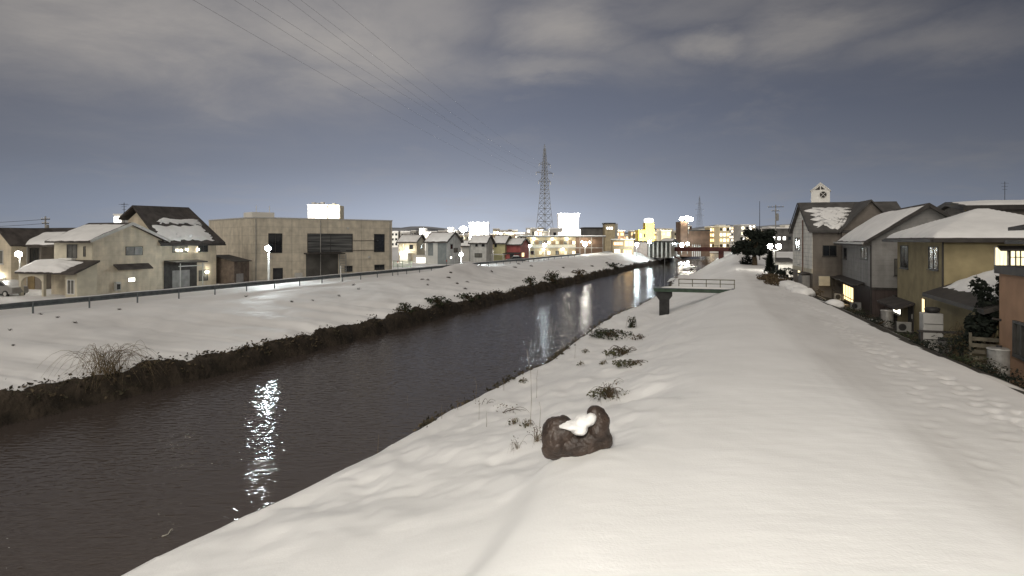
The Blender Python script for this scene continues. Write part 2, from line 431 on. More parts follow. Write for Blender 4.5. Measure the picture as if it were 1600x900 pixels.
def build_water():
    m = bpy.data.materials.new('river_water'); m.use_nodes = True
    nt = m.node_tree; N = nt.nodes; L = nt.links; b = N['Principled BSDF']
    N.remove(b)
    body = N.new('ShaderNodeBsdfDiffuse'); body.inputs[0].default_value = (.062,.05,.044,1)
    gl = N.new('ShaderNodeBsdfGlossy'); gl.inputs['Roughness'].default_value = .02
    fr = N.new('ShaderNodeFresnel'); fr.inputs['IOR'].default_value = 1.33; ms = N.new('ShaderNodeMixShader')
    L.new(fr.outputs[0], ms.inputs[0]); L.new(body.outputs[0], ms.inputs[1]); L.new(gl.outputs[0], ms.inputs[2])
    L.new(ms.outputs[0], N['Material Output'].inputs[0])
    tc = N.new('ShaderNodeTexCoord')
    def wave(scale, rot, asp, dist, prev=None, det=3):
        mp = N.new('ShaderNodeMapping'); mp.inputs['Rotation'].default_value = (0,0,R(rot)); mp.inputs['Scale'].default_value = (1, asp, 1)
        L.new(tc.outputs['Object'], mp.inputs[0])
        n = N.new('ShaderNodeTexNoise'); n.inputs['Scale'].default_value = scale; n.inputs['Detail'].default_value = det; n.inputs['Distortion'].default_value = .4
        L.new(mp.outputs[0], n.inputs['Vector'])
        bp = N.new('ShaderNodeBump'); bp.inputs['Strength'].default_value = 1; bp.inputs['Distance'].default_value = dist
        L.new(n.outputs['Fac'], bp.inputs['Height'])
        if prev: L.new(prev.outputs[0], bp.inputs['Normal'])
        return bp
    w1 = wave(.6, -15, 2.2, .016, None, 1)
    w2 = wave(2.3, -6, 2.3, .043, w1, 1.5)
    w3 = wave(6.0, 12, 2.0, .003, w2, 1)
    L.new(w3.outputs[0], gl.inputs['Normal']); L.new(w1.outputs[0], fr.inputs['Normal'])
    mb = MB(); Ys = [-30, 0, 20, 40, 70, 110, 160, 220, 300, 410]
    vs = []
    for Y in Ys:
        a = float(ip(Y, T_R)) - 2.2; c = float(ip(Y, T_L)) + 2.0
        vs += [(TAN*Y-c, Y, 0), (TAN*Y-a, Y, 0)]
    mb.add(vs, [(2*i, 2*i+1, 2*i+3, 2*i+2) for i in range(len(Ys)-1)])
    tag(mb.build('river_water', m, fix=False), kind='structure')
build_water()

def build_hills():
    mb = MB(); n = 140
    m = mat('snowy_hills', (.3,.31,.33), .95, .35, .004)
    vs = []
    for i in range(n+1):
        a = -1.0 + 2.0*i/n
        r = 3600; x = r*math.sin(a); y = r*math.cos(a)
        h = 25 + 130*(.5+fbm(np.array([a*6.0]), np.array([2.]), 91, 4)[0])**1.6 + 18*fbm(np.array([a*34.0]), np.array([3.]), 92, 3)[0]
        h *= .55 + .6*math.exp(-((a-.42)/.22)**2) + .35*math.exp(-((a+.16)/.1)**2)
        vs += [(x, y, 0), (x*1.08, y*1.08, h*.55+6), (x*1.2, y*1.2, h+10), (x*1.5, y*1.5, 0)]
    fs = []
    for i in range(n):
        for k in range(3): fs.append((i*4+k, i*4+k+1, i*4+k+5, i*4+k+4))
    mb.add(vs, fs)
    tag(mb.build('hills', m, smooth=True), kind='structure')
build_hills()

# ------------------------------------------------------------------ sky, sun, camera
EXPO = 0.95
SUN_DIR = Vector((-.26, -.74, .60)).normalized()      # towards the glow
def build_world():
    w = bpy.data.worlds.new('World'); sc.world = w; w.use_nodes = True
    nt = w.node_tree; N = nt.nodes; L = nt.links; N.clear()
    out = N.new('ShaderNodeOutputWorld'); bg = N.new('ShaderNodeBackground'); L.new(bg.outputs[0], out.inputs[0])
    tc = N.new('ShaderNodeTexCoord'); sp = N.new('ShaderNodeSeparateXYZ'); L.new(tc.outputs['Generated'], sp.inputs[0])
    def M(op, a, b=None, c=None, clamp=False):
        n = N.new('ShaderNodeMath'); n.operation = op; n.use_clamp = clamp
        for i, x in enumerate((a, b, c)):
            if x is None: continue
            if isinstance(x, (int, float)): n.inputs[i].default_value = x
            else: L.new(x, n.inputs[i])
        return n.outputs[0]
    x, y, z = sp.outputs
    az = M('ARCTAN2', x, y); el = M('ARCSINE', z)
    # warp for cloud edges
    vec = N.new('ShaderNodeCombineXYZ')
    zz = M('ADD', M('MAXIMUM', z, 0.0), .16)
    L.new(M('DIVIDE', x, zz), vec.inputs[0]); L.new(M('DIVIDE', y, zz), vec.inputs[1])
    nz = N.new('ShaderNodeTexNoise'); nz.inputs['Scale'].default_value = 1.5; nz.inputs['Detail'].default_value = 9; nz.inputs['Roughness'].default_value = .62; nz.inputs['Distortion'].default_value = .3
    L.new(vec.outputs[0], nz.inputs['Vector'])
    ns = N.new('ShaderNodeSeparateColor'); L.new(nz.outputs['Color'], ns.inputs[0])
    azw = M('ADD', az, M('MULTIPLY', M('SUBTRACT', ns.outputs[0], .5), .24))
    elw = M('ADD', el, M('MULTIPLY', M('SUBTRACT', ns.outputs[1], .5), .13))
    # clear-sky tone by elevation
    cr = N.new('ShaderNodeValToRGB'); e = cr.color_ramp.elements
    stops = [(0.0,(.255,.285,.345)), (.045,(.215,.245,.31)), (.11,(.158,.176,.222)), (.19,(.113,.128,.171)), (.30,(.082,.091,.122)), (.45,(.10,.10,.115)), (1.0,(.17,.165,.165))]
    e[0].position = 0; e[0].color = (*stops[0][1], 1); e[1].position = 1; e[1].color = (*stops[-1][1], 1)
    for p, c in stops[1:-1]:
        q = e.new(p); q.color = (*c, 1)
    L.new(M('MAXIMUM', M('DIVIDE', el, 1.0), 0.0), cr.inputs[0])
    # the glow of the town lies ahead and a little to the left: less sky light towards the sides
    d = M('SUBTRACT', az, -.12)
    g = M('POWER', 2.718, M('MULTIPLY', M('MULTIPLY', d, d), -2.6))
    side = M('ADD', .48, M('MULTIPLY', g, .62))
    low = M('POWER', 2.718, M('MULTIPLY', M('MULTIPLY', el, el), -160.0))
    d2 = M('SUBTRACT', az, -.05)
    glow = M('MULTIPLY', M('MULTIPLY', M('POWER', 2.718, M('MULTIPLY', M('MULTIPLY', d2, d2), -14.0)), low), .12)
    mix = N.new('ShaderNodeMix'); mix.data_type = 'RGBA'; mix.blend_type = 'MULTIPLY'; mix.inputs[0].default_value = 1
    L.new(cr.outputs[0], mix.inputs[6]); L.new(side, mix.inputs[7])
    add = N.new('ShaderNodeMix'); add.data_type = 'RGBA'; add.blend_type = 'ADD'; add.inputs[0].default_value = 1
    L.new(mix.outputs[2], add.inputs[6])
    gc = N.new('ShaderNodeMix'); gc.data_type = 'RGBA'; gc.blend_type = 'MULTIPLY'; gc.inputs[0].default_value = 1
    gc.inputs[6].default_value = (1,1.04,1.12,1); L.new(glow, gc.inputs[7]); L.new(gc.outputs[2], add.inputs[7])
    # clouds lit from below: soft lumps where the photograph has them (bearing, elevation, extents)
    blobs = [(200,40,360,95,.9),(520,55,190,85,.9),(60,20,260,80,.7),(330,150,150,26,.4),(690,100,130,45,.45),(885,40,85,48,.9),(850,112,110,22,.6),
             (1000,90,100,36,.45),(1110,60,85,24,.9),(1270,35,120,42,.8),(1490,60,150,32,.42),(640,20,150,40,.6),(1060,5,200,25,.35)]
    tot = None
    for px, py, sx, sy, amp in blobs:
        a0 = math.atan((px-800)/F); e0 = math.atan((HZ-py)/math.hypot(F, px-800)); ca = math.cos(a0)
        sa = sx/F*ca*ca; se = sy/F*ca
        qa = M('DIVIDE', M('SUBTRACT', azw, a0), sa); qe = M('DIVIDE', M('SUBTRACT', elw, e0), se)
        gg = M('MULTIPLY', M('POWER', 2.718, M('MULTIPLY', M('ADD', M('MULTIPLY', qa, qa), M('MULTIPLY', qe, qe)), -.8)), amp)
        tot = gg if tot is None else M('MAXIMUM', tot, gg)
    # overcast above the frame and behind the viewer, thin streaks low down
    over = N.new('ShaderNodeMapRange'); over.interpolation_type = 'SMOOTHSTEP'; over.inputs['From Min'].default_value = .34; over.inputs['From Max'].default_value = .6; over.inputs['To Max'].default_value = .9
    L.new(el, over.inputs['Value'])
    tex = N.new('ShaderNodeMapRange'); tex.interpolation_type = 'SMOOTHSTEP'; tex.inputs['From Min'].default_value = .28; tex.inputs['From Max'].default_value = .62; tex.inputs['To Min'].default_value = .62; tex.inputs['To Max'].default_value = 1.1
    L.new(ns.outputs[2], tex.inputs['Value'])
    thin = N.new('ShaderNodeMapRange'); thin.interpolation_type = 'SMOOTHSTEP'; thin.inputs['From Min'].default_value = .46; thin.inputs['From Max'].default_value = .75; thin.inputs['To Max'].default_value = .22
    L.new(ns.outputs[0], thin.inputs['Value'])
    fac = M('MULTIPLY', M('MAXIMUM', M('MAXIMUM', tot, over.outputs[0]), thin.outputs[0]), tex.outputs[0], clamp=True)
    cc = N.new('ShaderNodeMix'); cc.data_type = 'RGBA'; cc.blend_type = 'MULTIPLY'; cc.inputs[0].default_value = 1
    cc.inputs[6].default_value = (.285,.268,.255,1)
    L.new(M('ADD', .55, M('MULTIPLY', M('POWER', 2.718, M('MULTIPLY', M('MULTIPLY', M('SUBTRACT', az, -.25), M('SUBTRACT', az, -.25)), -1.6)), .5)), cc.inputs[7])
    fin = N.new('ShaderNodeMix'); fin.data_type = 'RGBA'
    L.new(fac, fin.inputs[0]); L.new(add.outputs[2], fin.inputs[6]); L.new(cc.outputs[2], fin.inputs[7])
    # the last twilight of a NISHITA sky, far below the horizon, sits under the glow
    sky = N.new('ShaderNodeTexSky'); sky.sky_type = 'NISHITA'; sky.sun_disc = False; sky.sun_elevation = R(-8); sky.sun_rotation = R(200)
    sm = N.new('ShaderNodeMix'); sm.data_type = 'RGBA'; sm.blend_type = 'ADD'; sm.inputs[0].default_value = .05
    L.new(fin.outputs[2], sm.inputs[6]); L.new(sky.outputs[0], sm.inputs[7])
    L.new(sm.outputs[2], bg.inputs[0]); bg.inputs[1].default_value = .66
build_world()

sun = bpy.data.lights.new('sun', 'SUN'); sun.energy = .74; sun.angle = R(55); sun.color = (1, .925, .82)
so = bpy.data.objects.new('sun', sun); col.objects.link(so)
so.rotation_euler = (-SUN_DIR).to_track_quat('-Z', 'Y').to_euler()

cam = bpy.data.cameras.new('camera'); co = bpy.data.objects.new('camera', cam); col.objects.link(co)
co.location = (0, 0, EYE); co.rotation_euler = (R(90), 0, 0)
cam.sensor_width = 36; cam.lens = 36*F/1600; cam.shift_y = -(450-HZ)/1600
cam.clip_start = .1; cam.clip_end = 20000
sc.camera = co

sc.render.engine = 'CYCLES'
sc.cycles.use_denoising = True
sc.cycles.use_light_tree = True
sc.cycles.sample_clamp_indirect = 4
sc.cycles.max_bounces = 5; sc.cycles.diffuse_bounces = 2; sc.cycles.glossy_bounces = 3
sc.cycles.caustics_reflective = False; sc.cycles.caustics_refractive = False
vs_ = sc.view_settings
vs_.view_transform = 'Standard'; vs_.look = 'None'; vs_.exposure = EXPO; vs_.gamma = 1; vs_.use_curve_mapping = False
# ------------------------------------------------------------------ building kit
W_BEIGE = siding('beige_wall', (.62,.54,.41), .45, .006, seam=.93)
W_CREAM = mat('cream_wall', (.55,.50,.39), .8, .06, 1.5)
W_GREY  = siding('grey_siding', (.30,.29,.275), .4, .008, seam=.88)
W_PGREY = siding('pale_grey_siding', (.50,.485,.455), .4, .008, seam=.9)
W_TAUPE = siding('taupe_siding', (.20,.175,.15), .45, .008, seam=.9)
W_LIGHT = siding('pale_clapboard', (.8,.77,.7), .42, .03, seam=.62)
W_BROWN = siding('dark_brown_siding', (.075,.055,.05), .3, .01, vertical=True, seam=.7)
W_OLIVE = mat('mustard_render', (.32,.265,.15), .85, .1, 1.2, bump=.004, bscale=30)
W_ORANGE = mat('orange_render', (.38,.235,.15), .85, .08, 1.2, bump=.004, bscale=30)
W_OFFICE = siding('office_panel', (.64,.575,.46), 1.1, .006, seam=.88)
W_RED   = siding('red_siding', (.38,.10,.09), .4, .008, seam=.85)
W_YEL   = mat('pale_yellow_wall', (.55,.5,.28), .8, .06, 1)
W_TAN   = mat('tan_wall', (.38,.31,.2), .8, .1, 1)
W_PALE  = mat('pale_town_wall', (.5,.48,.44), .85, .1, .3)
W_WHITE = mat('white_town_wall', (.75,.73,.68), .85, .06, .3)
W_BRICK = mat('brown_brick_wall', (.15,.095,.065), .85, .15, .4)
M_streak_glass = mat('streaked_glass', (.17,.17,.16), .25, .2, 1.4, rgb2=(.025,.026,.028), aniso=(.12,.12,3.5), spec=.5)  # dark glass with paler level streaks in its colour
E_WARM  = lit_window('warm_lit_room', (1.0,.72,.36), 1.3)
E_CREAM = lit_window('cream_lit_room', (1.0,.86,.52), 1.0)
E_WHITE = lit_window('white_lit_room', (1.0,.95,.82), 2.0)
E_TOWN  = emit('town_window', (1.0,.85,.58), 2.2)
E_TOWNW = emit('town_white_window', (1.0,.97,.9), 2.6)
E_TOWNO = emit('town_amber_window', (1.0,.62,.25), 2.0)
E_LAMP  = emit('cool_street_lamp', (.86,.97,1.0), 520)
E_LAMPF = emit('cool_far_lamp', (.82,.96,1.0), 100)
E_LAMPG = emit('warm_white_lamp', (1.0,.96,.86), 60)
E_LAMPW = emit('white_street_lamp', (1.0,.97,.88), 300)
E_BRIDGE = emit('bridge_street_lamp', (1.0,.96,.87), 2500)
E_PORCH = emit('porch_lamp', (1.0,.93,.75), 60)  # small lamps; also the glowing balls for pane reflections
E_FLOOD = emit('flood_lamp', (1.0,.98,.93), 130)

class House:
    """local axes: x across the river (away from it on the near bank), y down-river, origin at the corner nearest the viewer"""
    def __init__(s, name, label, cat, org, rz=-TH, group=None):
        s.o = thing(name, label, cat, org, rz, group); s.org = Vector(org); s.rz = rz
        s.inv = Matrix.Rotation(-rz, 3, 'Z'); s.rot = Matrix.Rotation(rz, 3, 'Z')
    def on_x(s, px, py, x=0.0):
        """(y, z) on the wall plane local x: survey of a photo pixel"""
        d = s.inv @ Vector(((px-800)/F, 1, -(py-HZ)/F)); e = s.inv @ (Vector((0,0,EYE)) - s.org)
        t = (x-e.x)/d.x; p = e + d*t; return p.y, p.z
    def on_y(s, px, py, y=0.0):
        d = s.inv @ Vector(((px-800)/F, 1, -(py-HZ)/F)); e = s.inv @ (Vector((0,0,EYE)) - s.org)
        t = (y-e.y)/d.y; p = e + d*t; return p.x, p.z
    def part(s, name, mb, m, parent=None, **k):
        return mb.build(name, m, parent or s.o, **k)
    def window(s, plane, at, out, r, pane=M_glass, frame=M_frame, nv=2, nh=1, sill=True, fw=.06, name='window', parent=None, awn=False, depth=.05):
        """window on plane 'x' or 'y' at offset `at`, facing `out` (+1/-1); r = (s0, s1, z0, z1). Frame is the part, pane and sill its sub-parts"""
        s0, s1 = sorted(r[:2]); z0, z1 = sorted(r[2:])
        def bx(mb, a0, a1, b0, b1, d0, d1):
            lo, hi = sorted((at+out*d0, at+out*d1))
            if plane == 'x': mb.box(lo, hi, a0, a1, b0, b1)
            else: mb.box(a0, a1, lo, hi, b0, b1)
        mb = MB()
        bx(mb, s0-fw, s1+fw, z1, z1+fw, -.02, depth); bx(mb, s0-fw, s1+fw, z0-fw, z0, -.02, depth)
        bx(mb, s0-fw, s0, z0, z1, -.02, depth); bx(mb, s1, s1+fw, z0, z1, -.02, depth)
        for i in range(1, nv):
            c = s0+(s1-s0)*i/nv; bx(mb, c-fw*.45, c+fw*.45, z0, z1, -.02, depth*.8)
        for i in range(1, nh):
            c = z0+(z1-z0)*i/nh; bx(mb, s0, s1, c-fw*.35, c+fw*.35, -.02, depth*.7)
        f = s.part(name, mb, frame, parent)
        mb = MB(); bx(mb, s0, s1, z0, z1, -.015, .012); s.part('pane', mb, pane, f)
        if sill:
            mb = MB(); bx(mb, s0-.12, s1+.12, z0-fw-.05, z0-fw, 0, .12); s.part('sill', mb, M_alu if frame is M_alu else frame, f)
        return f
    def win_x(s, px0, py0, px1, py1, out, x=0.0, **k):
        y0, z1 = s.on_x(px0, py0, x); y1, z0 = s.on_x(px1, py1, x)
        ym, za = s.on_x((px0+px1)/2, py0, x); _, zb = s.on_x((px0+px1)/2, py1, x)
        return s.window('x', x, out, (y0, y1, zb, za), **k)
    def win_y(s, px0, py0, px1, py1, y=0.0, out=-1, **k):
        x0, _ = s.on_y(px0, py0, y); x1, _ = s.on_y(px1, py1, y); _, za = s.on_y((px0+px1)/2, py0, y); _, zb = s.on_y((px0+px1)/2, py1, y)
        return s.window('y', y, out, (x0, x1, zb, za), **k)

def gable_walls(x0, x1, y0, y1, z0, ze, zr, ridge):
    mb = MB()
    if ridge == 'y':
        xm = (x0+x1)/2
        mb.extrude([(x0,y0,z0),(x1,y0,z0),(x1,y0,ze),(xm,y0,zr),(x0,y0,ze)], (0,y1-y0,0))
    else:
        ym = (y0+y1)/2
        mb.extrude([(x0,y0,z0),(x0,y1,z0),(x0,y1,ze),(x0,ym,zr),(x0,y0,ze)], (x1-x0,0,0))
    return mb

def gable_quads(x0, x1, y0, y1, ze, zr, ridge, over=.5, gov=.45, up=.06):
    """upper faces of the two roof slopes (eave, eave, ridge, ridge)"""
    if ridge == 'y':
        xm = (x0+x1)/2; k = (zr-ze)/(xm-x0); ya, yb = y0-gov, y1+gov; e = ze-k*over+up; r = zr+up
        return [[(x0-over,ya,e),(xm,ya,r),(xm,yb,r),(x0-over,yb,e)], [(x1+over,yb,e),(xm,yb,r),(xm,ya,r),(x1+over,ya,e)]]
    ym = (y0+y1)/2; k = (zr-ze)/(ym-y0); xa, xb = x0-gov, x1+gov; e = ze-k*over+up; r = zr+up
    return [[(xb,y0-over,e),(xb,ym,r),(xa,ym,r),(xa,y0-over,e)], [(xa,y1+over,e),(xa,ym,r),(xb,ym,r),(xb,y1+over,e)]]

def snow_blanket(q, u0=.04, u1=.96, v0=.03, v1=.97, t=.22, seed=0, rag=.06, nu=30, nv=18, flow=0.0):
    """lumpy snow lying on a slope quad q = corners (0,0) (0,1) (1,1) (1,0) in (along, up); ragged rim, rounded edge"""
    A, B, C, D = [Vector(p) for p in q]
    nrm = (B-A).cross(D-A); nrm.normalize()
    if nrm.z < 0: nrm = -nrm
    mb = MB(); vs = []
    for j in range(nv+1):
        for i in range(nu+1):
            a = i/nu; b = j/nv
            lo = v0 + rag*1.4*mn.noise(Vector((a*7, seed*3.1, 0))) + rag*.7*mn.noise(Vector((a*19, seed, 4)))
            hi = v1 + rag*mn.noise(Vector((a*6, seed*1.7, 9)))
            le = u0 + rag*1.3*mn.noise(Vector((b*6, seed*2.3, 5))) + flow*mn.noise(Vector((b*11, seed, 2)))
            ri = u1 + rag*1.3*mn.noise(Vector((b*6, seed*2.9, 7))) + flow*mn.noise(Vector((b*9, seed, 8)))
            u = le + (ri-le)*a; v = lo + (hi-lo)*b
            e = min(a, 1-a)*2.2*nu/12; g = min(b, 1-b)*2.2*nv/9
            h = t*min(1, e)**.5*min(1, g)**.5 if min(e, g) > 0 else 0
            h *= 1 + .35*mn.noise(Vector((u*5, v*5, seed+.5)))
            p = (A*(1-v)+B*v)*(1-u) + (D*(1-v)+C*v)*u
            vs.append(p + nrm*(.004+h))
    n = nu+1
    mb.add(vs, [(j*n+i, j*n+i+1, (j+1)*n+i+1, (j+1)*n+i) for j in range(nv) for i in range(nu)])
    k = len(vs)    # underside a little inside the slab
    return mb

def put_roof(h, quads, t=.16, m=M_roof, parent=None, name='roof'):
    out = []
    for q in quads:
        mb = MB().slab(q, t)
        out.append(h.part(name, mb, m, parent))
    return out

def put_snow(h, roof, q, **k):
    mb = snow_blanket(q, **k)
    o = mb.build('snow_cover', M_snow, roof, smooth=True, fix=False)
    me = o.data; me.flip_normals() if sum(p.normal.z for p in me.polygons) < 0 else None
    return o

# ================================================================== NEAR BANK HOUSES
# --- gabled house with clapboard end
h = House('gabled_house', 'taupe two storey house with a pale clapboard gable end and ragged snow on its roof', 'house', (31.0, 66.0, 1.5), R(-13.5))
d, w = 10.3, 9.0; ze, zr = 7.15, 10.1
h.part('wall', gable_walls(0, w, 0, d, -.5, ze, zr, 'x'), [W_TAUPE])
mb = MB(); mb.extrude([(-.05,.02,3.0),(-.05,d-.02,3.0),(-.05,d-.02,ze),(-.05,d/2,zr-.02),(-.05,.02,ze)], (.06,0,0)); h.part('clapboard_end', mb, W_LIGHT)
mb = MB(); mb.box(-.09, .0, .0, d, 2.55, 3.0); h.part('belt_board', mb, W_CREAM)
qs = gable_quads(0, w, 0, d, ze, zr, 'x', .45, .4)
rf = put_roof(h, qs, .2, M_roof2)
put_snow(h, rf[0], qs[0], u0=.55, u1=.9, v0=.12, v1=.8, t=.2, seed=3, rag=.09, flow=.12)
# cross wing, gable to the viewer
mb = MB(); mb.extrude([(2.7,-.35,-.5),(7.9,-.35,-.5),(7.9,-.35,ze),(5.3,-.35,zr-.1),(2.7,-.35,ze)], (0,5.2,0)); h.part('wing_wall', mb, W_TAUPE)
kk = (zr-.1-ze)/2.6
wq = [[(2.35,-.75,ze-kk*.35+.07),(5.3,-.75,zr-.03),(5.3,4.9,zr-.03),(2.35,4.9,ze-kk*.35+.07)], [(8.25,4.9,ze-kk*.35+.07),(5.3,4.9,zr-.03),(5.3,-.75,zr-.03),(8.25,-.75,ze-kk*.35+.07)]]
put_roof(h, wq, .18, M_roof2)
h.win_x(1243, 372, 1250, 390, -1, x=-.05, pane=M_glass, nv=2)
h.win_x(1247, 414, 1251, 431, -1, pane=E_CREAM, nv=1)
mb = MB(); y_, _ = h.on_x(1256, 400); mb.tube([(-.12,y_,-.4),(-.12,y_,8.2)], .06, 8); h.part('drainpipe', mb, mat('brown_pipe', (.16,.08,.05), .6))
mb = MB(); mb.box(-.75, -.02, 1.2, 3.4, .0, 2.3); h.part('bay', mb, W_GREY); mb = MB(); mb.slab([(-.9,1.05,2.42),(.0,1.05,2.6),(.0,3.55,2.6),(-.9,3.55,2.42)], .1); rr = h.part('bay_roof', mb, M_roof)
xa, za = h.on_y(1277, 431); xb, zb = h.on_y(1294, 446)
mb = MB(); mb.box(xa, xb, -.75, -.37, zb, za); mb.box(xb, xb+.45, -.7, -.37, zb, za, 1); h.part('meter_cabinet', mb, [W_CREAM, M_fascia], bevel=.02)
h.window('y', -.35, -1, (3.4, 5.0, 1.0, 2.2), pane=M_glassg)
h.window('y', 0, -1, (1.0, 2.2, 4.4, 5.4), pane=M_glass)
mb = MB(); mb.tube([(-.5,-.5,ze-.2),(-.5,d/2,zr-.0)], .05, 6); mb.tube([(-.5,d/2,zr),(-.5,d+.5,ze-.2)], .05, 6); h.part('barge_board', mb, M_fascia)

# --- white tower behind it
o = thing('belfry_tower', 'small white gable topped tower with a round crossed opening behind the clapboard ended house', 'tower', P(1282, 375, 104), R(-25))
o.location.z = 1.5
mb = MB(); hw = 1.38
mb.extrude([(-hw,0,0),(hw,0,0),(hw,0,14.1),(0,0,15.25),(-hw,0,14.1)], (0,2.8,0)); mb.build('wall', W_WHITE, o)
mb = MB(); n = 28; q_, zc_ = .52, 13.35
for i in range(n):
    a0, a1 = 2*math.pi*i/n, 2*math.pi*(i+1)/n
    mb.obox((.4+q_*math.cos(a0), -.08, zc_+q_*math.sin(a0)), (q_*(math.cos(a1)-math.cos(a0)), 0, q_*(math.sin(a1)-math.sin(a0))), (0,.07,0), (.1*math.cos(a0), 0, .1*math.sin(a0)))
for a in (45, 135):
    dx, dz = math.cos(R(a))*.5, math.sin(R(a))*.5; mb.bar((.4-dx,-.05,zc_-dz), (.4+dx,-.05,zc_+dz), .13, .06)
w_ = mb.build('round_window', W_WHITE, o)
mb = MB(); mb.extrude([(.4+.5*math.cos(2*math.pi*i/20), -.03, zc_+.5*math.sin(2*math.pi*i/20)) for i in range(20)], (0,.05,0)); mb.build('opening', M_fascia, w_)
mb = MB(); mb.extrude([(-.85,-.03,14.15),(-.08,-.03,14.15),(-.08,-.03,14.8)], (0,.05,0)); mb.build('vent_opening', M_fascia, o)
mb = MB(); mb.extrude([(.08,-.03,14.2),(.7,-.03,14.2),(.08,-.03,14.75)], (0,.05,0)); mb.build('vent_opening', M_fascia, o)
for q in ([(-1.52,-.18,14.03),(0,-.18,15.36),(0,2.95,15.36),(-1.52,2.95,14.03)], [(1.52,2.95,14.03),(0,2.95,15.36),(0,-.18,15.36),(1.52,-.18,14.03)]):
    mb = MB().slab(q, .12); mb.build('roof', W_WHITE, o)

# --- grey house with the dark lower storey
h = House('grey_house', 'grey two storey house with a dark brown lower storey and a snowy gable roof', 'house', (28.1, 50.0, 1.5))
w, d = 7.5, 14.5; ze, zr = 6.15, 8.75
h.part('wall', gable_walls(0, w, 0, d, 2.2, ze, zr, 'y'), W_GREY)
mb = MB(); mb.box(.03, w-.03, .03, d-.03, -.6, 2.2); h.part('lower_wall', mb, W_BROWN)
mb = MB(); mb.box(-.06, w+.06, -.06, d+.06, 2.12, 2.3); h.part('belt_board', mb, M_fascia)
qs = gable_quads(0, w, 0, d, ze, zr, 'y', .7, .6); rf = put_roof(h, qs, .2, M_roof)
put_snow(h, rf[0], qs[0], u0=.02, u1=.98, v0=.06, v1=.93, t=.3, seed=5, rag=.02); put_snow(h, rf[1], qs[1], u0=.02, u1=.98, v0=.05, v1=.9, t=.28, seed=6, rag=.03)
mb = MB(); mb.bar((-.72,-.6,5.75),(-.72,d+.6,5.75), .12, .14); h.part('gutter', mb, M_alu)
mb = MB(); mb.tube([(-.07,-.07,-.4),(-.07,-.07,5.6)], .05, 8); h.part('drainpipe', mb, M_fascia)
h.win_x(1346, 388, 1355, 404, -1, pane=M_glassg, nv=2); h.win_x(1319, 388, 1323, 404, -1, pane=M_glass, nv=1)
f = h.win_x(1318, 447, 1334, 470, -1, x=.03, pane=E_WARM, nv=4, fw=.08)
mb = MB(); y0, _ = h.on_x(1314, 445); y1, _ = h.on_x(1352, 445); mb.slab([(-.9,y1,2.28),(-.06,y1,2.5),(-.06,y0,2.5),(-.9,y0,2.28)], .08); h.part('canopy', mb, M_fascia)
mb = MB()
for yy in (y1+.1, (y0+y1)/2, y0-.1): mb.box(-.85, -.78, yy-.04, yy+.04, -.5, 2.2)
mb.bar((-.82,y1+.1,1.0),(-.82,y0-.1,1.0),.05); h.part('porch_frame', mb, M_fascia)
h.window('y', 0, -1, (1.6, 2.9, 3.3, 4.5), pane=M_glassg); h.window('y', .03, -1, (1.5, 2.6, .2, 1.7), pane=M_glass)
mb = MB(); mb.bar((-.6,-.62,5.78),(w/2,-.62,8.6),.1,.22); mb.bar((w/2,-.62,8.6),(w+.6,-.62,5.78),.1,.22); h.part('barge_board', mb, M_fascia)

# --- mustard house with hip roof
h = House('mustard_house', 'mustard yellow two storey house under a deep snow covered hip roof', 'house', (24.3, 36.0, 1.5))
w, d = 6.9, 11.0; ze, zr = 6.1, 7.75
mb = MB(); mb.box(0, w, 0, d, -.6, ze); h.part('wall', mb, W_OLIVE)
ov = .75; e = ze-.02; xr0, xr1 = w*.46, w*.56
a, b, c_, dd = (-ov,-ov,e), (w+ov,-ov,e), (w+ov,d+ov,e), (-ov,d+ov,e); r0, r1 = (xr0, d*.5, zr), (xr1, d*.5, zr)
mb = MB(); mb.add([a,b,c_,dd,r0,r1]+[(p[0],p[1],p[2]-.22) for p in (a,b,c_,dd)], [(0,1,5,4),(1,2,5),(2,3,4,5),(3,0,4),(0,6,7,1),(1,7,8,2),(2,8,9,3),(3,9,6,0),(9,8,7,6)])
rf = h.part('roof', mb, M_roof)
def hip_snow(faces, t, seed):
    """one blanket over the visible slopes: the roof form swollen, rounded at eaves and hips"""
    mb = MB(); n = 44; vs = []
    for j in range(n+1):
        for i in range(n+1):
            x = -ov+.12 + (w+2*ov-.24)*i/n; y = -ov+.12 + (d+2*ov-.24)*j/n
            ky = (zr-e)/(d/2+ov)
            z = min((y+ov)*ky, (d+ov-y)*ky, (x+ov)*(zr-e)/(xr0+ov), (w+ov-x)*(zr-e)/(w+ov-xr1), zr-e)
            ed = min(i, n-i, j, n-j)
            th = t*min(1, ed/2.5)**.5*(1+.25*mn.noise(Vector((x*.5,y*.5,seed)))) if ed else .005
            vs.append((x + .1*mn.noise(Vector((y, seed, 0)))*(i in (0,n)), y + .14*mn.noise(Vector((x*.9, seed, 3)))*(j in (0,n)), e+z+th))
    mb.add(vs, [(j*(n+1)+i, j*(n+1)+i+1, (j+1)*(n+1)+i+1, (j+1)*(n+1)+i) for j in range(n) for i in range(n)])
    return mb.build('snow_cover', M_snow, rf, smooth=True, fix=False)
hip_snow(None, .24, 2)
mb = MB(); mb.bar((-ov-.06,-ov,e-.12),(-ov-.06,d+ov,e-.12),.12,.16); mb.bar((-ov,-ov-.06,e-.12),(w+ov,-ov-.06,e-.12),.12,.16); h.part('gutter', mb, M_fascia)
mb = MB(); mb.tube([(-.08,-.08,3.0),(-.08,-.08,5.9)], .05, 8); h.part('drainpipe', mb, M_fascia)
h.win_x(1408, 385, 1419, 418, -1, pane=M_glass, nv=2); h.win_x(1452, 387, 1466, 420, -1, pane=M_glassg, nv=2, nh=2)
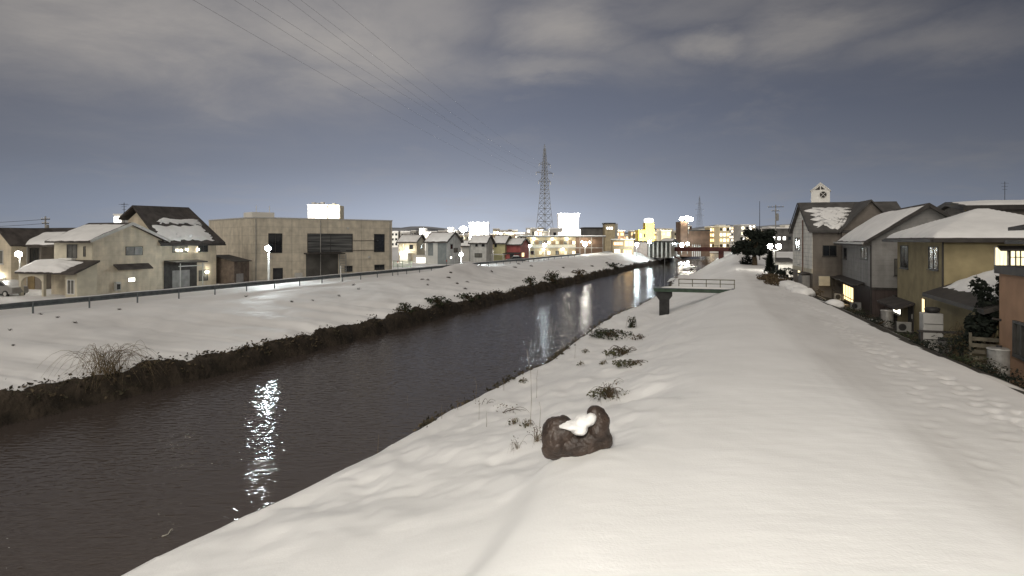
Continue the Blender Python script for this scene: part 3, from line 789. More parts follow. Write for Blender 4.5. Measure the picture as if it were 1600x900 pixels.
h.win_x(1396, 473, 1408, 489, -1, pane=E_WHITE, nv=2); h.win_x(1441, 467, 1446, 491, -1, pane=E_WARM, nv=1, fw=.04)
ya, zd = h.on_x(1420, 470); yb, _ = h.on_x(1428, 470)
mb = MB(); mb.box(-.06, .0, yb, ya, -.3, zd); dr = h.part('door', mb, M_fascia); mb = MB(); mb.box(-.1,-.06, yb+.12, yb+.16, .8, 1.1); h.part('handle', mb, M_alu, dr)
ya, zd = h.on_x(1396, 468); yb, _ = h.on_x(1430, 468)
mb = MB(); mb.slab([(-1.1,yb,zd-.1),(0,yb,zd+.3),(0,ya,zd+.3),(-1.1,ya,zd-.1)], .12); h.part('door_canopy', mb, M_roof)
h.win_y(1555, 387, 1573, 419, pane=E_CREAM, nv=1, frame=M_alu); h.win_y(1579, 387, 1602, 417, pane=E_CREAM, nv=3, nh=2, frame=M_frame)
# lean-to annex
q0 = h.inv @ (Vector((.35*27.6+11.25, 27.6, 1.5)) - h.org); L_ = -q0.y - .02
x0 = q0.x
mb = MB(); mb.extrude([(x0,q0.y,-.6),(x0+3.4,q0.y,-.6),(x0+3.4,q0.y,4.45),(x0,q0.y,3.15)], (0,L_,0)); an = h.part('annex_wall', mb, W_OLIVE)
aq = [(x0-.65,q0.y-.6,3.02),(x0+3.5,q0.y-.6,4.62),(x0+3.5,-.06,4.62),(x0-.65,-.06,3.02)]
ar = put_roof(h, [aq], .2, M_fascia, name='annex_roof')[0]
put_snow(h, ar, aq, u0=.1, u1=.95, v0=.22, v1=.92, t=.3, seed=9, rag=.05)
mb = MB(); mb.slab([(2.5,-.5,5.5),(w+.3,-.5,5.5),(w+.3,-.02,5.7),(2.5,-.02,5.7)], .1); h.part('window_hood', mb, M_fascia)
MUST = h

# --- house behind with the low snowy roof
h = House('snow_roof_house', 'house behind the mustard one showing only its dark edged snowy roof', 'house', (44.2, 62.0, 1.5))
w, d = 14, 10; h.part('wall', gable_walls(0, w, 0, d, -.5, 9.2, 9.8, 'x'), W_TAUPE)
qs = gable_quads(0, w, 0, d, 9.3, 9.9, 'x', .6, .6); rf = put_roof(h, qs, .42, M_fascia)
put_snow(h, rf[0], qs[0], u0=.03, u1=.97, v0=.1, t=.2, seed=12, rag=.02); put_snow(h, rf[1], qs[1], t=.2, seed=13, rag=.02)

# --- orange house
h = House('orange_house', 'orange rendered low house with a dark capped top beside the mustard one', 'house', (20.25, 26.6, 1.5))
# river wall runs towards the viewer from this corner
mb = MB(); mb.box(0, 6.5, -10, 0, -.6, 4.62); h.part('wall', mb, W_ORANGE)
mb = MB(); mb.box(-.14, 6.64, -10.14, .14, 4.62, 4.95); h.part('parapet', mb, M_fascia)
mb = MB(); mb.box(-.03, 0, -9.9, -.05, -.55, .2); h.part('plinth', mb, M_conc)
h.win_x(1589, 508, 1610, 556, -1, pane=M_glassg, nv=2, fw=.1, depth=.12)
mb = MB(); mb.box(2.7, 6.4, -9.5, -.6, 4.955, 6.0); h.part('upper_storey', mb, W_ORANGE)
mb = MB(); mb.slab([(.15,-9.8,5.98),(6.7,-9.8,6.12),(6.7,-.1,6.12),(.15,-.1,5.98)], .14); h.part('eave_slab', mb, M_fascia)
mb = MB(); mb.box(1.6, 6.3, -9.3, -.9, 6.13, 6.75); h.part('clerestory', mb, M_fascia)
mb = MB(); mb.slab([(.25,-9.7,6.52),(3.6,-9.7,7.25),(3.6,-.15,7.25),(.25,-.15,6.52)], .14); h.part('roof', mb, M_fascia)
mb = MB(); mb.tube([(-.02,-.25,2.7),(-.32,-.25,2.75)], .05, 8); h.part('vent_pipe', mb, M_fascia)
ORG = h

# yard things along the near houses -------------------------------------------------
def on_ground(px, Y, dz=0): 
    p = P(px, HZ, Y); p.z = gz(p.x, p.y)+dz; return p
# tall grey water heater
p = on_ground(1455, 33.4); p.z = 1.45; o = thing('water_heater', 'tall pale grey water heater cabinet with a dark pot on top', 'water heater', p, -TH)
mb = MB(); mb.box(-.45,.45,-.4,.4,.12,2.25); mb.build('cabinet', mat('heater_grey', (.42,.41,.39), .5, .08, 2), o, bevel=.03)
mb = MB(); mb.box(-.42,.42,-.43,-.4,.9,.93); mb.box(-.42,.42,-.43,-.4,1.7,1.72); mb.build('panel_seam', M_fascia, o)
for sx in (-.36,.36):
    for sy in (-.3,.3): mb = MB(); mb.box(sx-.05,sx+.05,sy-.05,sy+.05,-.2,.12); mb.build('foot', M_dark, o)
t = tag(MB().lathe([(.22,0),(.33,.05),(.36,.2),(.3,.28),(.1,.3)]).build('pot', M_dark, smooth=True, loc=(p.x+.05,p.y,p.z+2.255)), 'dark round pot standing on the pale water heater cabinet', 'pot')
def tank(px, Y, r, hh, label, m, dz=0):
    p = on_ground(px, Y, dz); o = thing('storage_tank', label, 'tank', p, 0)
    mb = MB().lathe([(r*.92,0),(r,.04),(r,hh*.48),(r*.985,hh*.49),(r*.985,hh*.51),(r,hh*.52),(r,hh-.06),(r*.93,hh),(0.02,hh+.03)], n=28); mb.build('drum', m, o, smooth=False)
    for z in (hh*.5, hh*.97):
        mb = MB().lathe([(r+.015,z-.025),(r+.03,z),(r+.015,z+.025)], n=28); mb.build('band', M_alu, o)
    mb = MB().lathe([(r*.25,hh+.02),(r*.25,hh+.09),(.02,hh+.1)], n=16); mb.build('cap', M_dark, o)
    return o
M_drum = mat('drum_metal', (.36,.35,.33), .45, .2, 3, metal=.35)
tank(1561, 25.9, .40, 1.6, 'stout dull metal drum tank beside the orange house wall', M_drum, -.35)
tank(1386, 43.0, .38, 1.6, 'slim shiny metal tank beside the lit window of the mustard house', mat('bright_drum', (.42,.41,.39), .35, .2, 3, metal=.5), -.45)
p = on_ground(1479, 30.3); o = thing('plastic_bin', 'low pale lidded bin next to the tall water heater', 'bin', p, -TH)
mb = MB().lathe([(.26,0),(.33,.7),(.33,.75)], n=20); mb.build('bin_body', mat('pale_plastic',(.3,.29,.28),.5), o, smooth=True); mb = MB().lathe([(.36,.75),(.36,.8),(.2,.86),(.02,.87)], n=20); mb.build('lid', M_dark, o, smooth=True)
# louvered fence panel by the orange house
p = on_ground(1541, 27.0); p.z = 1.45; o = thing('slat_fence', 'short weathered slat fence panel in front of the dark tree', 'fence', p, -TH-.25)
mb = MB()
for k in range(7): mb.box(-.5,.62,-.03,.03,.15+.27*k,.31+.27*k)
mb.build('slat_panel', mat('weathered_wood',(.13,.115,.085),.85,.2,4), o)
for x in (-.55, .67): mb = MB(); mb.box(x-.05,x+.06,-.06,.06,-.4,2.1); mb.build('post', mat('weathered_wood',(.13,.115,.085)), o)
# garden bench-like shelf
p = on_ground(1470, 29.6); o = thing('garden_shelf', 'low dark plank shelf standing before the water heater', 'shelf', p, -TH)
mb = MB(); mb.box(-.9,.9,-.22,.22,.98,1.04); mb.build('top', M_fascia, o)
for x in (-.8,.8):
    mb = MB(); mb.box(x-.05,x+.05,-.18,.18,-.4,.98); mb.build('leg', M_fascia, o)
def ac_unit(px, Y, label, rz=-TH, dz=0):
    p = on_ground(px, Y, dz); o = thing('air_conditioner', label, 'air conditioner', p, rz)
    mb = MB(); mb.box(-.4,.4,-.15,.15,.1,.72); mb.build('casing', mat('casing_grey', (.27,.265,.25), .5, .1, 2), o, bevel=.015)
    mb = MB(); mb.add([(-.1+.22*math.cos(2*math.pi*i/20), -.165, .41+.22*math.sin(2*math.pi*i/20)) for i in range(20)], [tuple(range(20))]); mb.build('fan_grille', M_dark, o)
    for x in (-.3,.3): mb = MB(); mb.box(x-.05,x+.05,-.14,.14,-.2,.1); mb.build('foot', M_dark, o)
ac_unit(1311, 60.0, 'white air conditioner unit at the foot of the clapboard ended house', dz=.2)
ac_unit(1412, 40.5, 'white air conditioner unit beside the dark door of the mustard house')
ac_unit(1337, 54.0, 'white air conditioner unit below the warm lit window of the grey house')
# ================================================================== FAR BANK (houses beyond the guard rail)
GL = 2.4
def corner(px, Y, z=GL):
    p = P(px, HZ, Y); p.z = z; return p

# --- beige house: porch block and river gable
h = House('beige_house', 'beige two storey house with a round snow covered porch and a river facing gable', 'house', corner(145, 58.8))
w, d = 5.0, 7.5; ze, zr = 5.2, 6.75
h.part('wall', gable_walls(-w, 0, 0, d, -.5, ze, zr, 'x'), W_BEIGE)
mb = MB(); mb.box(-w+.02, -.02, -.035, .0, -.4, ze-.02); h.part('lit_tone_front', mb, W_CREAM)  # cream panel: lamp-lit tone of the front put into its colour
qs = gable_quads(-w, 0, 0, d, ze, zr, 'x', .6, .45); rf = put_roof(h, qs, .18, M_roof)
put_snow(h, rf[0], qs[0], u0=.06, u1=.98, v0=.0, v1=.9, t=.2, seed=21, rag=.03); put_snow(h, rf[1], qs[1], u0=.05, u1=.95, v0=.05, v1=.9, t=.2, seed=22, rag=.04)
mb = MB(); mb.bar((.48,-.6,ze-.22),(.48,d/2,zr-.04),.06,.26); mb.bar((.48,d/2,zr-.04),(.48,d+.6,ze-.22),.06,.26); h.part('barge_board', mb, M_alu)
h.win_y(105.5, 383, 120, 402, y=-.035, pane=M_glassg, frame=M_frame, sill=False, nv=2)
x0, z1 = h.on_y(99, 403, -.035); x1, z0 = h.on_y(119, 406, -.035); mb = MB(); mb.box(x0, x1, -.5, -.03, z0, z1); h.part('window_ledge', mb, M_white)
h.win_y(131, 385.5, 133.6, 400.5, y=-.035, pane=M_glassg, frame=M_frame, nv=1, sill=False, fw=.03)
h.win_x(197, 386, 222, 398, 1, pane=M_glassg, nv=2, sill=False, fw=.05)
ya, za = h.on_x(177, 415); yb, zb = h.on_x(232, 418)
mb = MB(); mb.slab([(.65,ya,zb),(.65,yb,zb),(0,yb,za+.12),(0,ya,za+.12)], .1); h.part('window_hood', mb, M_roof)
h.win_x(200, 434, 211, 440, 1, pane=E_WHITE, nv=1, sill=False, fw=.03)
# lower porch block along the front
mb = MB(); mb.extrude([(-.9,-1.9,-.5),(-.9,0,-.5),(-.9,0,3.0),(-.9,-1.9,2.15)], (.9+.55,0,0)); h.part('porch_wall', mb, W_CREAM)
mb = MB(); mb.box(-4.9,-.9,-.35,-.02,-.5,2.2); h.part('porch_back', mb, W_BEIGE)
pq = [(-6.6,-2.5,2.2),(-6.6,-.06,3.25),(1.0,-.06,3.25),(1.0,-2.5,2.2)]
pr = put_roof(h, [pq], .16, M_roof, name='porch_roof')[0]
put_snow(h, pr, pq, u0=.02, u1=.78, v0=.0, v1=.85, t=.42, seed=24, rag=.05)
mb = MB()
for (a0, a1) in ((-6.3,-6.05), (-3.35,-3.1)): mb.box(a0, a1, -2.3, -2.05, -.5, 2.06)
n = 14; cx = -4.7; rad = 1.35
for i in range(n):
    t0, t1 = math.pi*i/n, math.pi*(i+1)/n
    p = [(cx+rad*math.cos(t), -2.28, 1.2+.62*math.sin(t)) for t in (t0, t1)]
    mb.add([p[0], p[1], (p[1][0], -2.28, 2.06), (p[0][0], -2.28, 2.06), (p[0][0],-2.08,p[0][2]), (p[1][0],-2.08,p[1][2]), (p[1][0],-2.08,2.06), (p[0][0],-2.08,2.06)],
           [(0,1,2,3),(7,6,5,4),(0,4,5,1),(1,5,6,2),(2,6,7,3),(3,7,4,0)])
h.part('porch_arch', mb, W_CREAM)
h.win_y(106, 438, 116, 459, y=-1.9, pane=M_glassg, frame=M_white, nv=2, sill=False, name='porch_door')
mb = MB(); mb.box(.02,.3,2.1,2.6,.3,1.1); mb.box(.3,.36,2.2,2.5,.4,.9,1); h.part('meter_box', mb, [M_alu, M_dark])
mb = MB(); mb.tube([(-2.2,5.0,zr-.6),(-2.2,5.0,zr+2.1)], .03, 6)
for k, l in ((1.95,.9),(1.7,.7),(1.4,.5)): mb.bar((-2.2-l/2,5.0,zr+k),(-2.2+l/2,5.0,zr+k), .025)
mb.bar((-2.2,4.4,zr+1.9),(-2.2,5.6,zr+1.9),.025); h.part('aerial', mb, M_dark)

# --- tall block of the same row with the steep snow patched roof
h = House('steep_roof_house', 'taller beige house whose steep dark roof carries torn patches of snow', 'house', corner(250, 66.2))
w, d = 4.4, 7.6; ze = 5.5
fr_ = [(0,0,-.5),(-w,0,-.5),(-w,0,7.2),(-3.0,0,8.15),(0,0,5.3)]; bk_ = [(0,d,-.5),(-6.2,d,-.5),(-6.2,d,7.2),(-4.6,d,8.1),(0,d,4.9)]
mb = MB(); mb.add(fr_+bk_, [(4,3,2,1,0),(5,6,7,8,9)] + [(i,(i+1)%5,5+(i+1)%5,5+i) for i in range(5)]); h.part('wall', mb, W_BEIGE)
sq = [(.75,-.6,4.82),(-3.0,-.7,8.72),(-4.7,d+.6,8.95),(.75,d+.6,4.82)]
rf = put_roof(h, [sq, [(-6.6,d+.6,7.5),(-4.7,d+.6,8.95),(-3.0,-.7,8.72),(-5.0,-.7,7.4)]], .2, M_roof)
put_snow(h, rf[0], sq, u0=.06, u1=.86, v0=.06, v1=.46, t=.11, seed=27, rag=.05, flow=.10)
put_snow(h, rf[0], sq, u0=.22, u1=.9, v0=.5, v1=.66, t=.09, seed=28, rag=.05, flow=.08)
mb = MB(); mb.bar((.78,-.6,ze-.95),(.78,d+.6,ze-.95),.12,.14); h.part('gutter', mb, M_fascia)
h.win_x(270, 379, 292, 394, 1, pane=M_glassg, nv=2, sill=False); h.win_x(310, 379, 324, 393, 1, pane=M_glass, nv=2, sill=False)
def glint_ball(hh, x, px, py, r, m=E_PORCH, name='lamp_or_glint'):
    y, z = hh.on_x(px, py, x); mb = MB().sphere((x+r*.9, y, z), r, 12, 8); return hh.part(name, mb, m, smooth=True)
for px, py in ((277,391),(283,391),(292,390),(310,390)): glint_ball(h, .06, px, py, .07)  # small glowing balls stand for lamp reflections in the panes
# dark carport frame in front
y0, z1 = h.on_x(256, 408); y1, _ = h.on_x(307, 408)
mb = MB(); mb.box(.0, .06, y0, y1, -.4, z1); h.part('recess_shadow_panel', mb, M_fascia)  # flat dark panel standing for a shaded recess
mb = MB(); mb.slab([(1.6,y0,z1-.1),(1.6,y1,z1-.1),(0.06,y1,z1+.05),(.06,y0,z1+.05)], .12); h.part('carport_roof', mb, M_fascia)
mb = MB()
for yy in (y0+.7, y1-.6): mb.box(1.45, 1.52, yy-.04, yy+.04, -.4, z1-.25)
mb.bar((1.48,y0+.5,z1-.55),(1.48,y1-.4,z1-.55),.09); h.part('carport_frame', mb, M_alu)
mb = MB(); ya, za = h.on_x(269, 423, .07); yb, _ = h.on_x(296, 423, .07); mb.box(.06,.12,ya,yb,-.4,za); h.part('shutter_panel', mb, mat('shutter_grey',(.27,.26,.25),.5,.1,2))
h.win_x(311, 423, 324, 438, 1, pane=M_glassg, nv=2, sill=False)
glint_ball(h, .06, 323.5, 425, .1)  # another glowing ball in place of a lamp reflection

# --- L shaped house at the far end of the row
h = House('porch_light_house', 'old grey beige house with a small front gable behind the bright street lamp', 'house', corner(64, 66.0))
w, d = 13.0, 9.0; ze, zr = 4.75, 6.4
h.part('wall', gable_walls(-w, 0, 0, d, -.5, ze, zr, 'x'), W_TAUPE)
qs = gable_quads(-w, .2, 0, d, ze, zr, 'x', .6, 2.5); rf = put_roof(h, qs, .18, M_roof)
put_snow(h, rf[0], qs[0], u0=.0, u1=.42, v0=.02, v1=.72, t=.2, seed=31, rag=.04)
mb = MB(); mb.extrude([(-5.2,-1.6,-.5),(-2.0,-1.6,-.5),(-2.0,-1.6,4.9),(-3.6,-1.6,6.25),(-5.2,-1.6,4.9)], (0,5,0)); h.part('gable_wing', mb, W_BEIGE)
gq = [[(-5.7,-2.0,4.6),(-3.6,-2.0,6.38),(-3.6,3.5,6.38),(-5.7,3.5,4.6)], [(-1.5,3.5,4.6),(-3.6,3.5,6.38),(-3.6,-2.0,6.38),(-1.5,-2.0,4.6)]]
put_roof(h, gq, .14, M_roof, name='wing_roof')
h.window('y', -1.6, -1, (-4.5,-3.2, 2.7, 4.0), pane=M_glassg, nv=2, frame=M_alu)
h.window('y', 0, -1, (-1.6,-.3, 2.6, 4.2), pane=M_glass, nv=2); h.window('y', 0, -1, (-9.5,-7.0, 2.2, 3.6), pane=M_glassg, nv=3)
mb = MB(); mb.box(-12.6,-5.6,-.55,0,1.3,1.55); h.part('balcony_slab', mb, M_conc)
h.window('y', -1.6, -1, (-4.6,-3.0,-.2,1.2), pane=M_glassg, nv=2, frame=M_alu)
for x, z in ((-3.4,1.35),(-3.4,.25)):
    mb = MB().sphere((x,-1.75,z), .12, 10, 8); h.part('lamp_or_glint', mb, E_PORCH, smooth=True)
mb = MB(); mb.tube([(-2.0,-.05,-.3),(-2.0,-.05,4.5)], .05, 6); h.part('drainpipe', mb, M_alu)
mb = MB(); mb.box(-1.9,-.9,-.06,.0,-.4,1.7); h.part('door', mb, mat('ochre_door',(.2,.15,.08),.6))

# parked car by that house: only its snowy shoulder line shows above the rail
def car(name, label, p, rz, m_body, snow=False):
    o = thing(name, label, 'car', p, rz)
    sec = [(-2.0,.35),(-2.05,.75),(-1.9,.95),(-1.25,1.02),(-.7,1.5),(.75,1.52),(1.55,1.0),(2.0,.88),(2.05,.4),(1.9,.28),(-1.8,.28)]
    mb = MB(); mb.extrude([(x,-.82,z) for x, z in sec], (0,1.64,0)); mb.build('body', m_body, o, bevel=.08)
    for sy in (-1, 1):
        mb = MB(); y = sy*.83
        mb.add([(-.95,y,1.04),(-.62,y,1.42),(.05,y,1.44),(.05,y,1.04)], [(0,1,2,3)]); mb.build('side_window', M_glass, o, fix=False)
        mb = MB(); mb.add([(.12,y,1.04),(.12,y,1.44),(.7,y,1.42),(1.25,y,1.04)], [(0,1,2,3)]); mb.build('side_window', M_glass, o, fix=False)
        for x in (-1.3, 1.3):
            mb = MB(); mb.extrude([(x+.31*math.cos(2*math.pi*i/18), sy*.86, .31+.31*math.sin(2*math.pi*i/18)) for i in range(18)], (0,-sy*.2,0)); wv = mb.build('wheel', M_dark, o)
            mb = MB(); mb.extrude([(x+.18*math.cos(2*math.pi*i/14), sy*.875, .31+.18*math.sin(2*math.pi*i/14)) for i in range(14)], (0,-sy*.03,0)); mb.build('rim', M_alu, wv)
    mb = MB(); mb.add([(-1.27,-.7,1.06),(-1.27,.7,1.06),(-.76,.62,1.46),(-.76,-.62,1.46)], [(0,1,2,3)]); mb.build('windscreen', M_glass, o, fix=False)
    for sy in (-.6,.6): mb = MB(); mb.box(-2.1,-1.98,sy-.18,sy+.18,.68,.82); mb.build('headlight', M_alu, o)
    if snow:
        q = [(-.65,-.72,1.53),(-.65,.72,1.53),(.75,.72,1.54),(.75,-.72,1.54)]
        snow_blanket(q, t=.14, seed=3, rag=.03).build('snow_cover', M_snow, o, smooth=True, fix=False)
    return o
M_carw = mat('car_silver', (.24,.23,.215), .3, .03, 2, spec=.5)
car('parked_car', 'pale parked car half hidden behind the guard rail under the bright lamp', corner(4, 59, 2.3), R(-12), M_carw)

# --- office block
h = House('office_block', 'plain beige two storey office block with a wide dark glazed panel', 'office', corner(395, 79.0, 2.5), math.atan2(13.6, 14.6))
Lf, Lw, H = 20.0, 16.2, 7.72
mb = MB(); mb.box(0, Lf, 0, Lw, -.8, H); h.part('wall', mb, W_OFFICE)
mb = MB(); mb.box(-.06, Lf+.06, -.06, .2, H, H+.14); mb.box(-.06,.2,.2,Lw+.06,H,H+.14); mb.box(Lf-.2,Lf+.06,.2,Lw+.06,H,H+.14); mb.box(.2,Lf-.2,Lw-.2,Lw+.06,H,H+.14); h.part('parapet_cap', mb, M_alu)
h.win_y(420, 365.5, 440, 394.5, pane=M_glass, nv=2, sill=False, fw=.07)
h.win_y(481, 366, 550, 393.5, pane=M_streak_glass, nv=2, sill=False, fw=.08)
h.win_y(585, 366.5, 600, 393, pane=M_glass, nv=1, sill=False, fw=.08)
h.win_y(427, 419.5, 441, 436, pane=M_glass, nv=1, sill=False, name='door'); h.win_y(585.5, 414, 600, 421, pane=M_glass, nv=2, sill=False); h.win_y(539, 416, 550, 424, pane=M_glass, nv=2, sill=False)
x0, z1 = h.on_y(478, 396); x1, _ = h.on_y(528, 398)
mb = MB(); mb.box(x0, x1, -.04, .0, -.6, z1-.1); h.part('entrance_shadow_panel', mb, mat('shadow_grey_panel', (.1,.095,.085), .7, .2, .6))  # shadow of the entry put in as a flat dark panel
mb = MB(); mb.slab([(x0-.3,-1.3,z1),(x1+.4,-1.3,z1),(x1+.4,0,z1+.06),(x0-.3,0,z1+.06)], .14); h.part('entrance_canopy', mb, M_fascia)
x0, z1 = h.on_y(528, 397); x1, _ = h.on_y(538, 397)
mb = MB()
for xx in (x0, x1): mb.box(xx-.04, xx+.04, -.5, -.42, -.5, z1)
for k in range(11): mb.box(x0, x1, -.48, -.44, .1+.34*k, .15+.34*k)
h.part('wall_ladder', mb, mat('ladder_grey',(.3,.3,.29),.6))
for z in (4.9, 3.55):
    mb = MB(); mb.tube([(13.6,-.05,z),(17.8,-.05,z+.02)], .03, 5); h.part('wall_cable', mb, M_dark)
mb = MB(); mb.box(2.2, 5.2, 6, 9, H, H+1.0); rt = h.part('roof_box', mb, W_WHITE)
for xx in (2.9, 4.7): mb = MB(); mb.tube([(xx,6.4,H+1),(xx,6.4,H+1.9)], .04, 6); h.part('mast', mb, M_white, rt)
for xx in (.35, 8.9, 19.6): mb = MB(); mb.tube([(xx,-.09,-.5),(xx,-.09,H-.1)], .055, 8); h.part('drainpipe', mb, M_pole)
for xx, zz in ((2.2,2.9),(12.9,6.6),(16.2,2.6)): mb = MB(); mb.box(xx-.16,xx+.16,-.16,0,zz-.14,zz+.14); h.part('vent_hood', mb, M_alu)
mb = MB(); mb.box(5.3,6.2,-.5,-.1,-.3,.75); h.part('outdoor_unit', mb, M_alu)
for xx in (5.0, 10.0, 15.0): mb = MB(); mb.box(xx-.012,xx+.012,-.006,.0,-.5,H); h.part('panel_joint', mb, M_fascia)
# brown lean-to shed
h = House('brown_shed', 'small dark brown lean-to shed between the steep roofed house and the office block', 'shed', corner(366, 73.5, 2.3))
mb = MB(); mb.extrude([(-3.0,0,-.5),(0,0,-.5),(0,0,2.75),(-3.0,0,3.35)], (0,2.4,0)); h.part('wall', mb, mat('shed_brown',(.13,.10,.08),.8,.15,2))
mb = MB(); mb.slab([(.25,-.25,2.76),(.25,2.6,2.76),(-3.2,2.6,3.45),(-3.2,-.25,3.45)], .08); h.part('roof', mb, M_fascia)
mb = MB(); mb.box(.0,.05,.3,1.4,-.3,1.3); h.part('shutter_panel', mb, mat('shutter_grey',(.27,.26,.25)))

# --- guard rail on the far levee ---------------------------------------------------
def rail_c(Y): return float(ip(Y, [(0,44.0),(100,44.0),(150,43.5),(200,33)]))
g = thing('guard_rail', 'long grey steel guard rail on slim posts along the far levee road', 'guard rail', gzc(44.0, 40))
g0 = g.location.copy()
ys = [20 + 1.5*i for i in range(98)]
def rail_pt(Y):
    c = rail_c(Y); return Vector((TAN*Y-c, Y, 2.9 + float(sstep(140, 205, Y))))
mb = MB(); pts = [rail_pt(Y) for Y in ys]
prof = [(0,.42),(.05,.46),(.05,.52),(.0,.57),(.0,.61),(.05,.66),(.05,.73),(0,.77),(-.02,.77),(-.02,.42)]
vs = []
for p in pts:
    for (o_, z_) in prof: vs.append((p.x + o_*CT - g0.x, p.y - o_*ST - g0.y, p.z + z_ - g0.z))
n = len(prof); mb.add(vs, [(i*n+k, i*n+(k+1)%n, (i+1)*n+(k+1)%n, (i+1)*n+k) for i in range(len(pts)-1) for k in range(n)])
mb.build('beam', M_steel, g)
mb = MB(); vs = []      # a thin rim of snow along the top edge
for p in pts:
    for (o_, z_) in ((-.05,.775),(-.03,.83),(.03,.83),(.055,.775)): vs.append((p.x + o_*CT - g0.x, p.y - o_*ST - g0.y, p.z + z_ + .02*math.sin(p.y*3.1) - g0.z))
mb.add(vs, [(i*4+k, i*4+(k+1)%4, (i+1)*4+(k+1)%4, (i+1)*4+k) for i in range(len(pts)-1) for k in range(4)])
mb.build('snow_rim', M_snow, g)
post0 = None; Y = 40.0 - 3.49*5; c0 = 44.0
while Y < 165:
    p = rail_pt(Y); zg = gz(p.x+.08, p.y)
    if post0 is None:
        m2 = MB().tube([(0,0,-.9),(0,0,.70)], .055, 8); post0 = m2.build('post', M_steel, g); q = post0
    else:
        q = post0.copy(); col.objects.link(q); q.parent = g
    q.location = Vector((p.x+.085*CT, p.y-.085*ST, p.z)) - g0
    Y += 3.49
# delineator posts by the rail
for px, Y, hh, lab in ((515, 71, 1.75, 'white marker post beside the guard rail opposite the office block'), (598, 83, 1.9, 'thin steel snow pole by the guard rail near the end of the office block'), (675, 97, 1.5, 'thin steel snow pole by the guard rail opposite the twin gabled houses')):
    p = rail_pt(Y); p.z = gz(p.x, p.y); o = thing('snow_pole', lab, 'pole', p)
    mb = MB().tube([(.15,0,-.3),(.15,0,hh)], .045, 8); mb.build('pole', M_white if hh == 1.75 else M_steel, o)
    mb = MB(); mb.box(.09,.21,-.03,-.06,hh-.3,hh-.05); mb.build('reflector', mat('reflector_red',(.4,.05,.03),.3) if hh != 1.75 else M_alu, o)
# ================================================================== HOUSES FURTHER ALONG THE FAR BANK
def twin(name, label, px0, pc, px1, Yc, ze, zr, wall, wall2=None, seed=0, group=None, ridge='x', cat='house'):
    """house square to the river from three photo columns: outer end, near corner, far end of the river wall"""
    k0, k1 = (px0-800)/F, (px1-800)/F; Xc = (pc-800)/F*Yc
    w = (Xc-k0*Yc)/(CT+ST*k0); d = (k1*Yc-Xc)/(ST-CT*k1)
    h = House(name, label, cat, (Xc, Yc, GL), group=group); h.w, h.d = w, d
    h.part('wall', gable_walls(-w, 0, 0, d, -.5, ze, zr, ridge), wall)
    if wall2: mb = MB(); mb.box(-w+.02, -.02, -.04, 0, -.4, ze-.05); h.part('front_panel', mb, wall2)
    qs = gable_quads(-w, 0, 0, d, ze, zr, ridge, .55, .4)
    rf = put_roof(h, qs, .22, M_roof)
    for i, q in enumerate(qs): put_snow(h, rf[i], q, u0=.03, u1=.97, v0=.05, v1=.93, t=.3, seed=seed+i, rag=.03, nu=16, nv=10)
    mb = MB()
    if ridge == 'x': mb.bar((.43,-.55,ze-.25),(.43,d/2,zr-.02),.07,.3); mb.bar((.43,d/2,zr-.02),(.43,d+.55,ze-.25),.07,.3)
    else: mb.bar((-w-.55,-.43,ze-.25),(-w/2,-.43,zr-.02),.07,.3); mb.bar((-w/2,-.43,zr-.02),(.55,-.43,ze-.25),.07,.3)
    h.part('barge_board', mb, M_fascia)
    return h

h = twin('cream_house', 'cream house with a blazing porch lamp just past the office block', 623, 651, 664, 146, 4.9, 6.3, W_CREAM, seed=41)
h.win_y(640, 383, 645, 389, pane=M_glass, nv=1, sill=False); h.win_y(629, 381, 632, 389, pane=E_CREAM, nv=1, sill=False); h.win_x(657, 383, 660, 388, 1, pane=M_glassg, nv=1, sill=False)
mb = MB(); mb.box(-h.w*.75,-h.w*.3,-1.6,-.04,-.4,2.1); h.part('porch', mb, W_WHITE)
for dx in (.62, .48): mb = MB().sphere((-h.w*dx,-1.9,2.2), .26, 10, 8); h.part('porch_lamp', mb, E_PORCH, smooth=True)
mb = MB(); mb.box(.4, 4.6, -2.4, -.5, -.4, 1.7); h.part('garage', mb, W_PALE); mb = MB(); mb.box(1.2, 3.4, -2.45, -2.4, -.2, 1.2); h.part('garage_opening', mb, E_WHITE)

h = twin('grey_gable_house', 'pale grey house with a sharp river gable and two windows behind the lit street lamp', 665, 698, 720, 134, 4.9, 6.75, W_PGREY, W_PALE, seed=45)
mb = MB(); x0, _ = h.on_y(684, 380); mb.box(x0, -.02, -.08, -.04, -.4, 4.8); h.part('dark_bay', mb, mat('dark_grey_panel', (.16,.17,.165), .6, .1, 1))
mb = MB(); xa, _ = h.on_y(669, 380); xb, _ = h.on_y(677, 380); mb.box(xa, xb, -.08, -.04, 1.8, 4.8); h.part('dark_bay', mb, mat('dark_grey_panel', (.16,.17,.165)))  # flat dark panel in place of a recess lying in shadow
h.win_x(704, 382, 707, 388.5, 1, pane=M_glass, nv=1, sill=False, fw=.08); h.win_x(709, 388, 715, 394, 1, pane=M_glassg, nv=2, sill=False, fw=.08)
h.win_x(703, 401, 706, 404, 1, pane=E_WHITE, nv=1, sill=False)

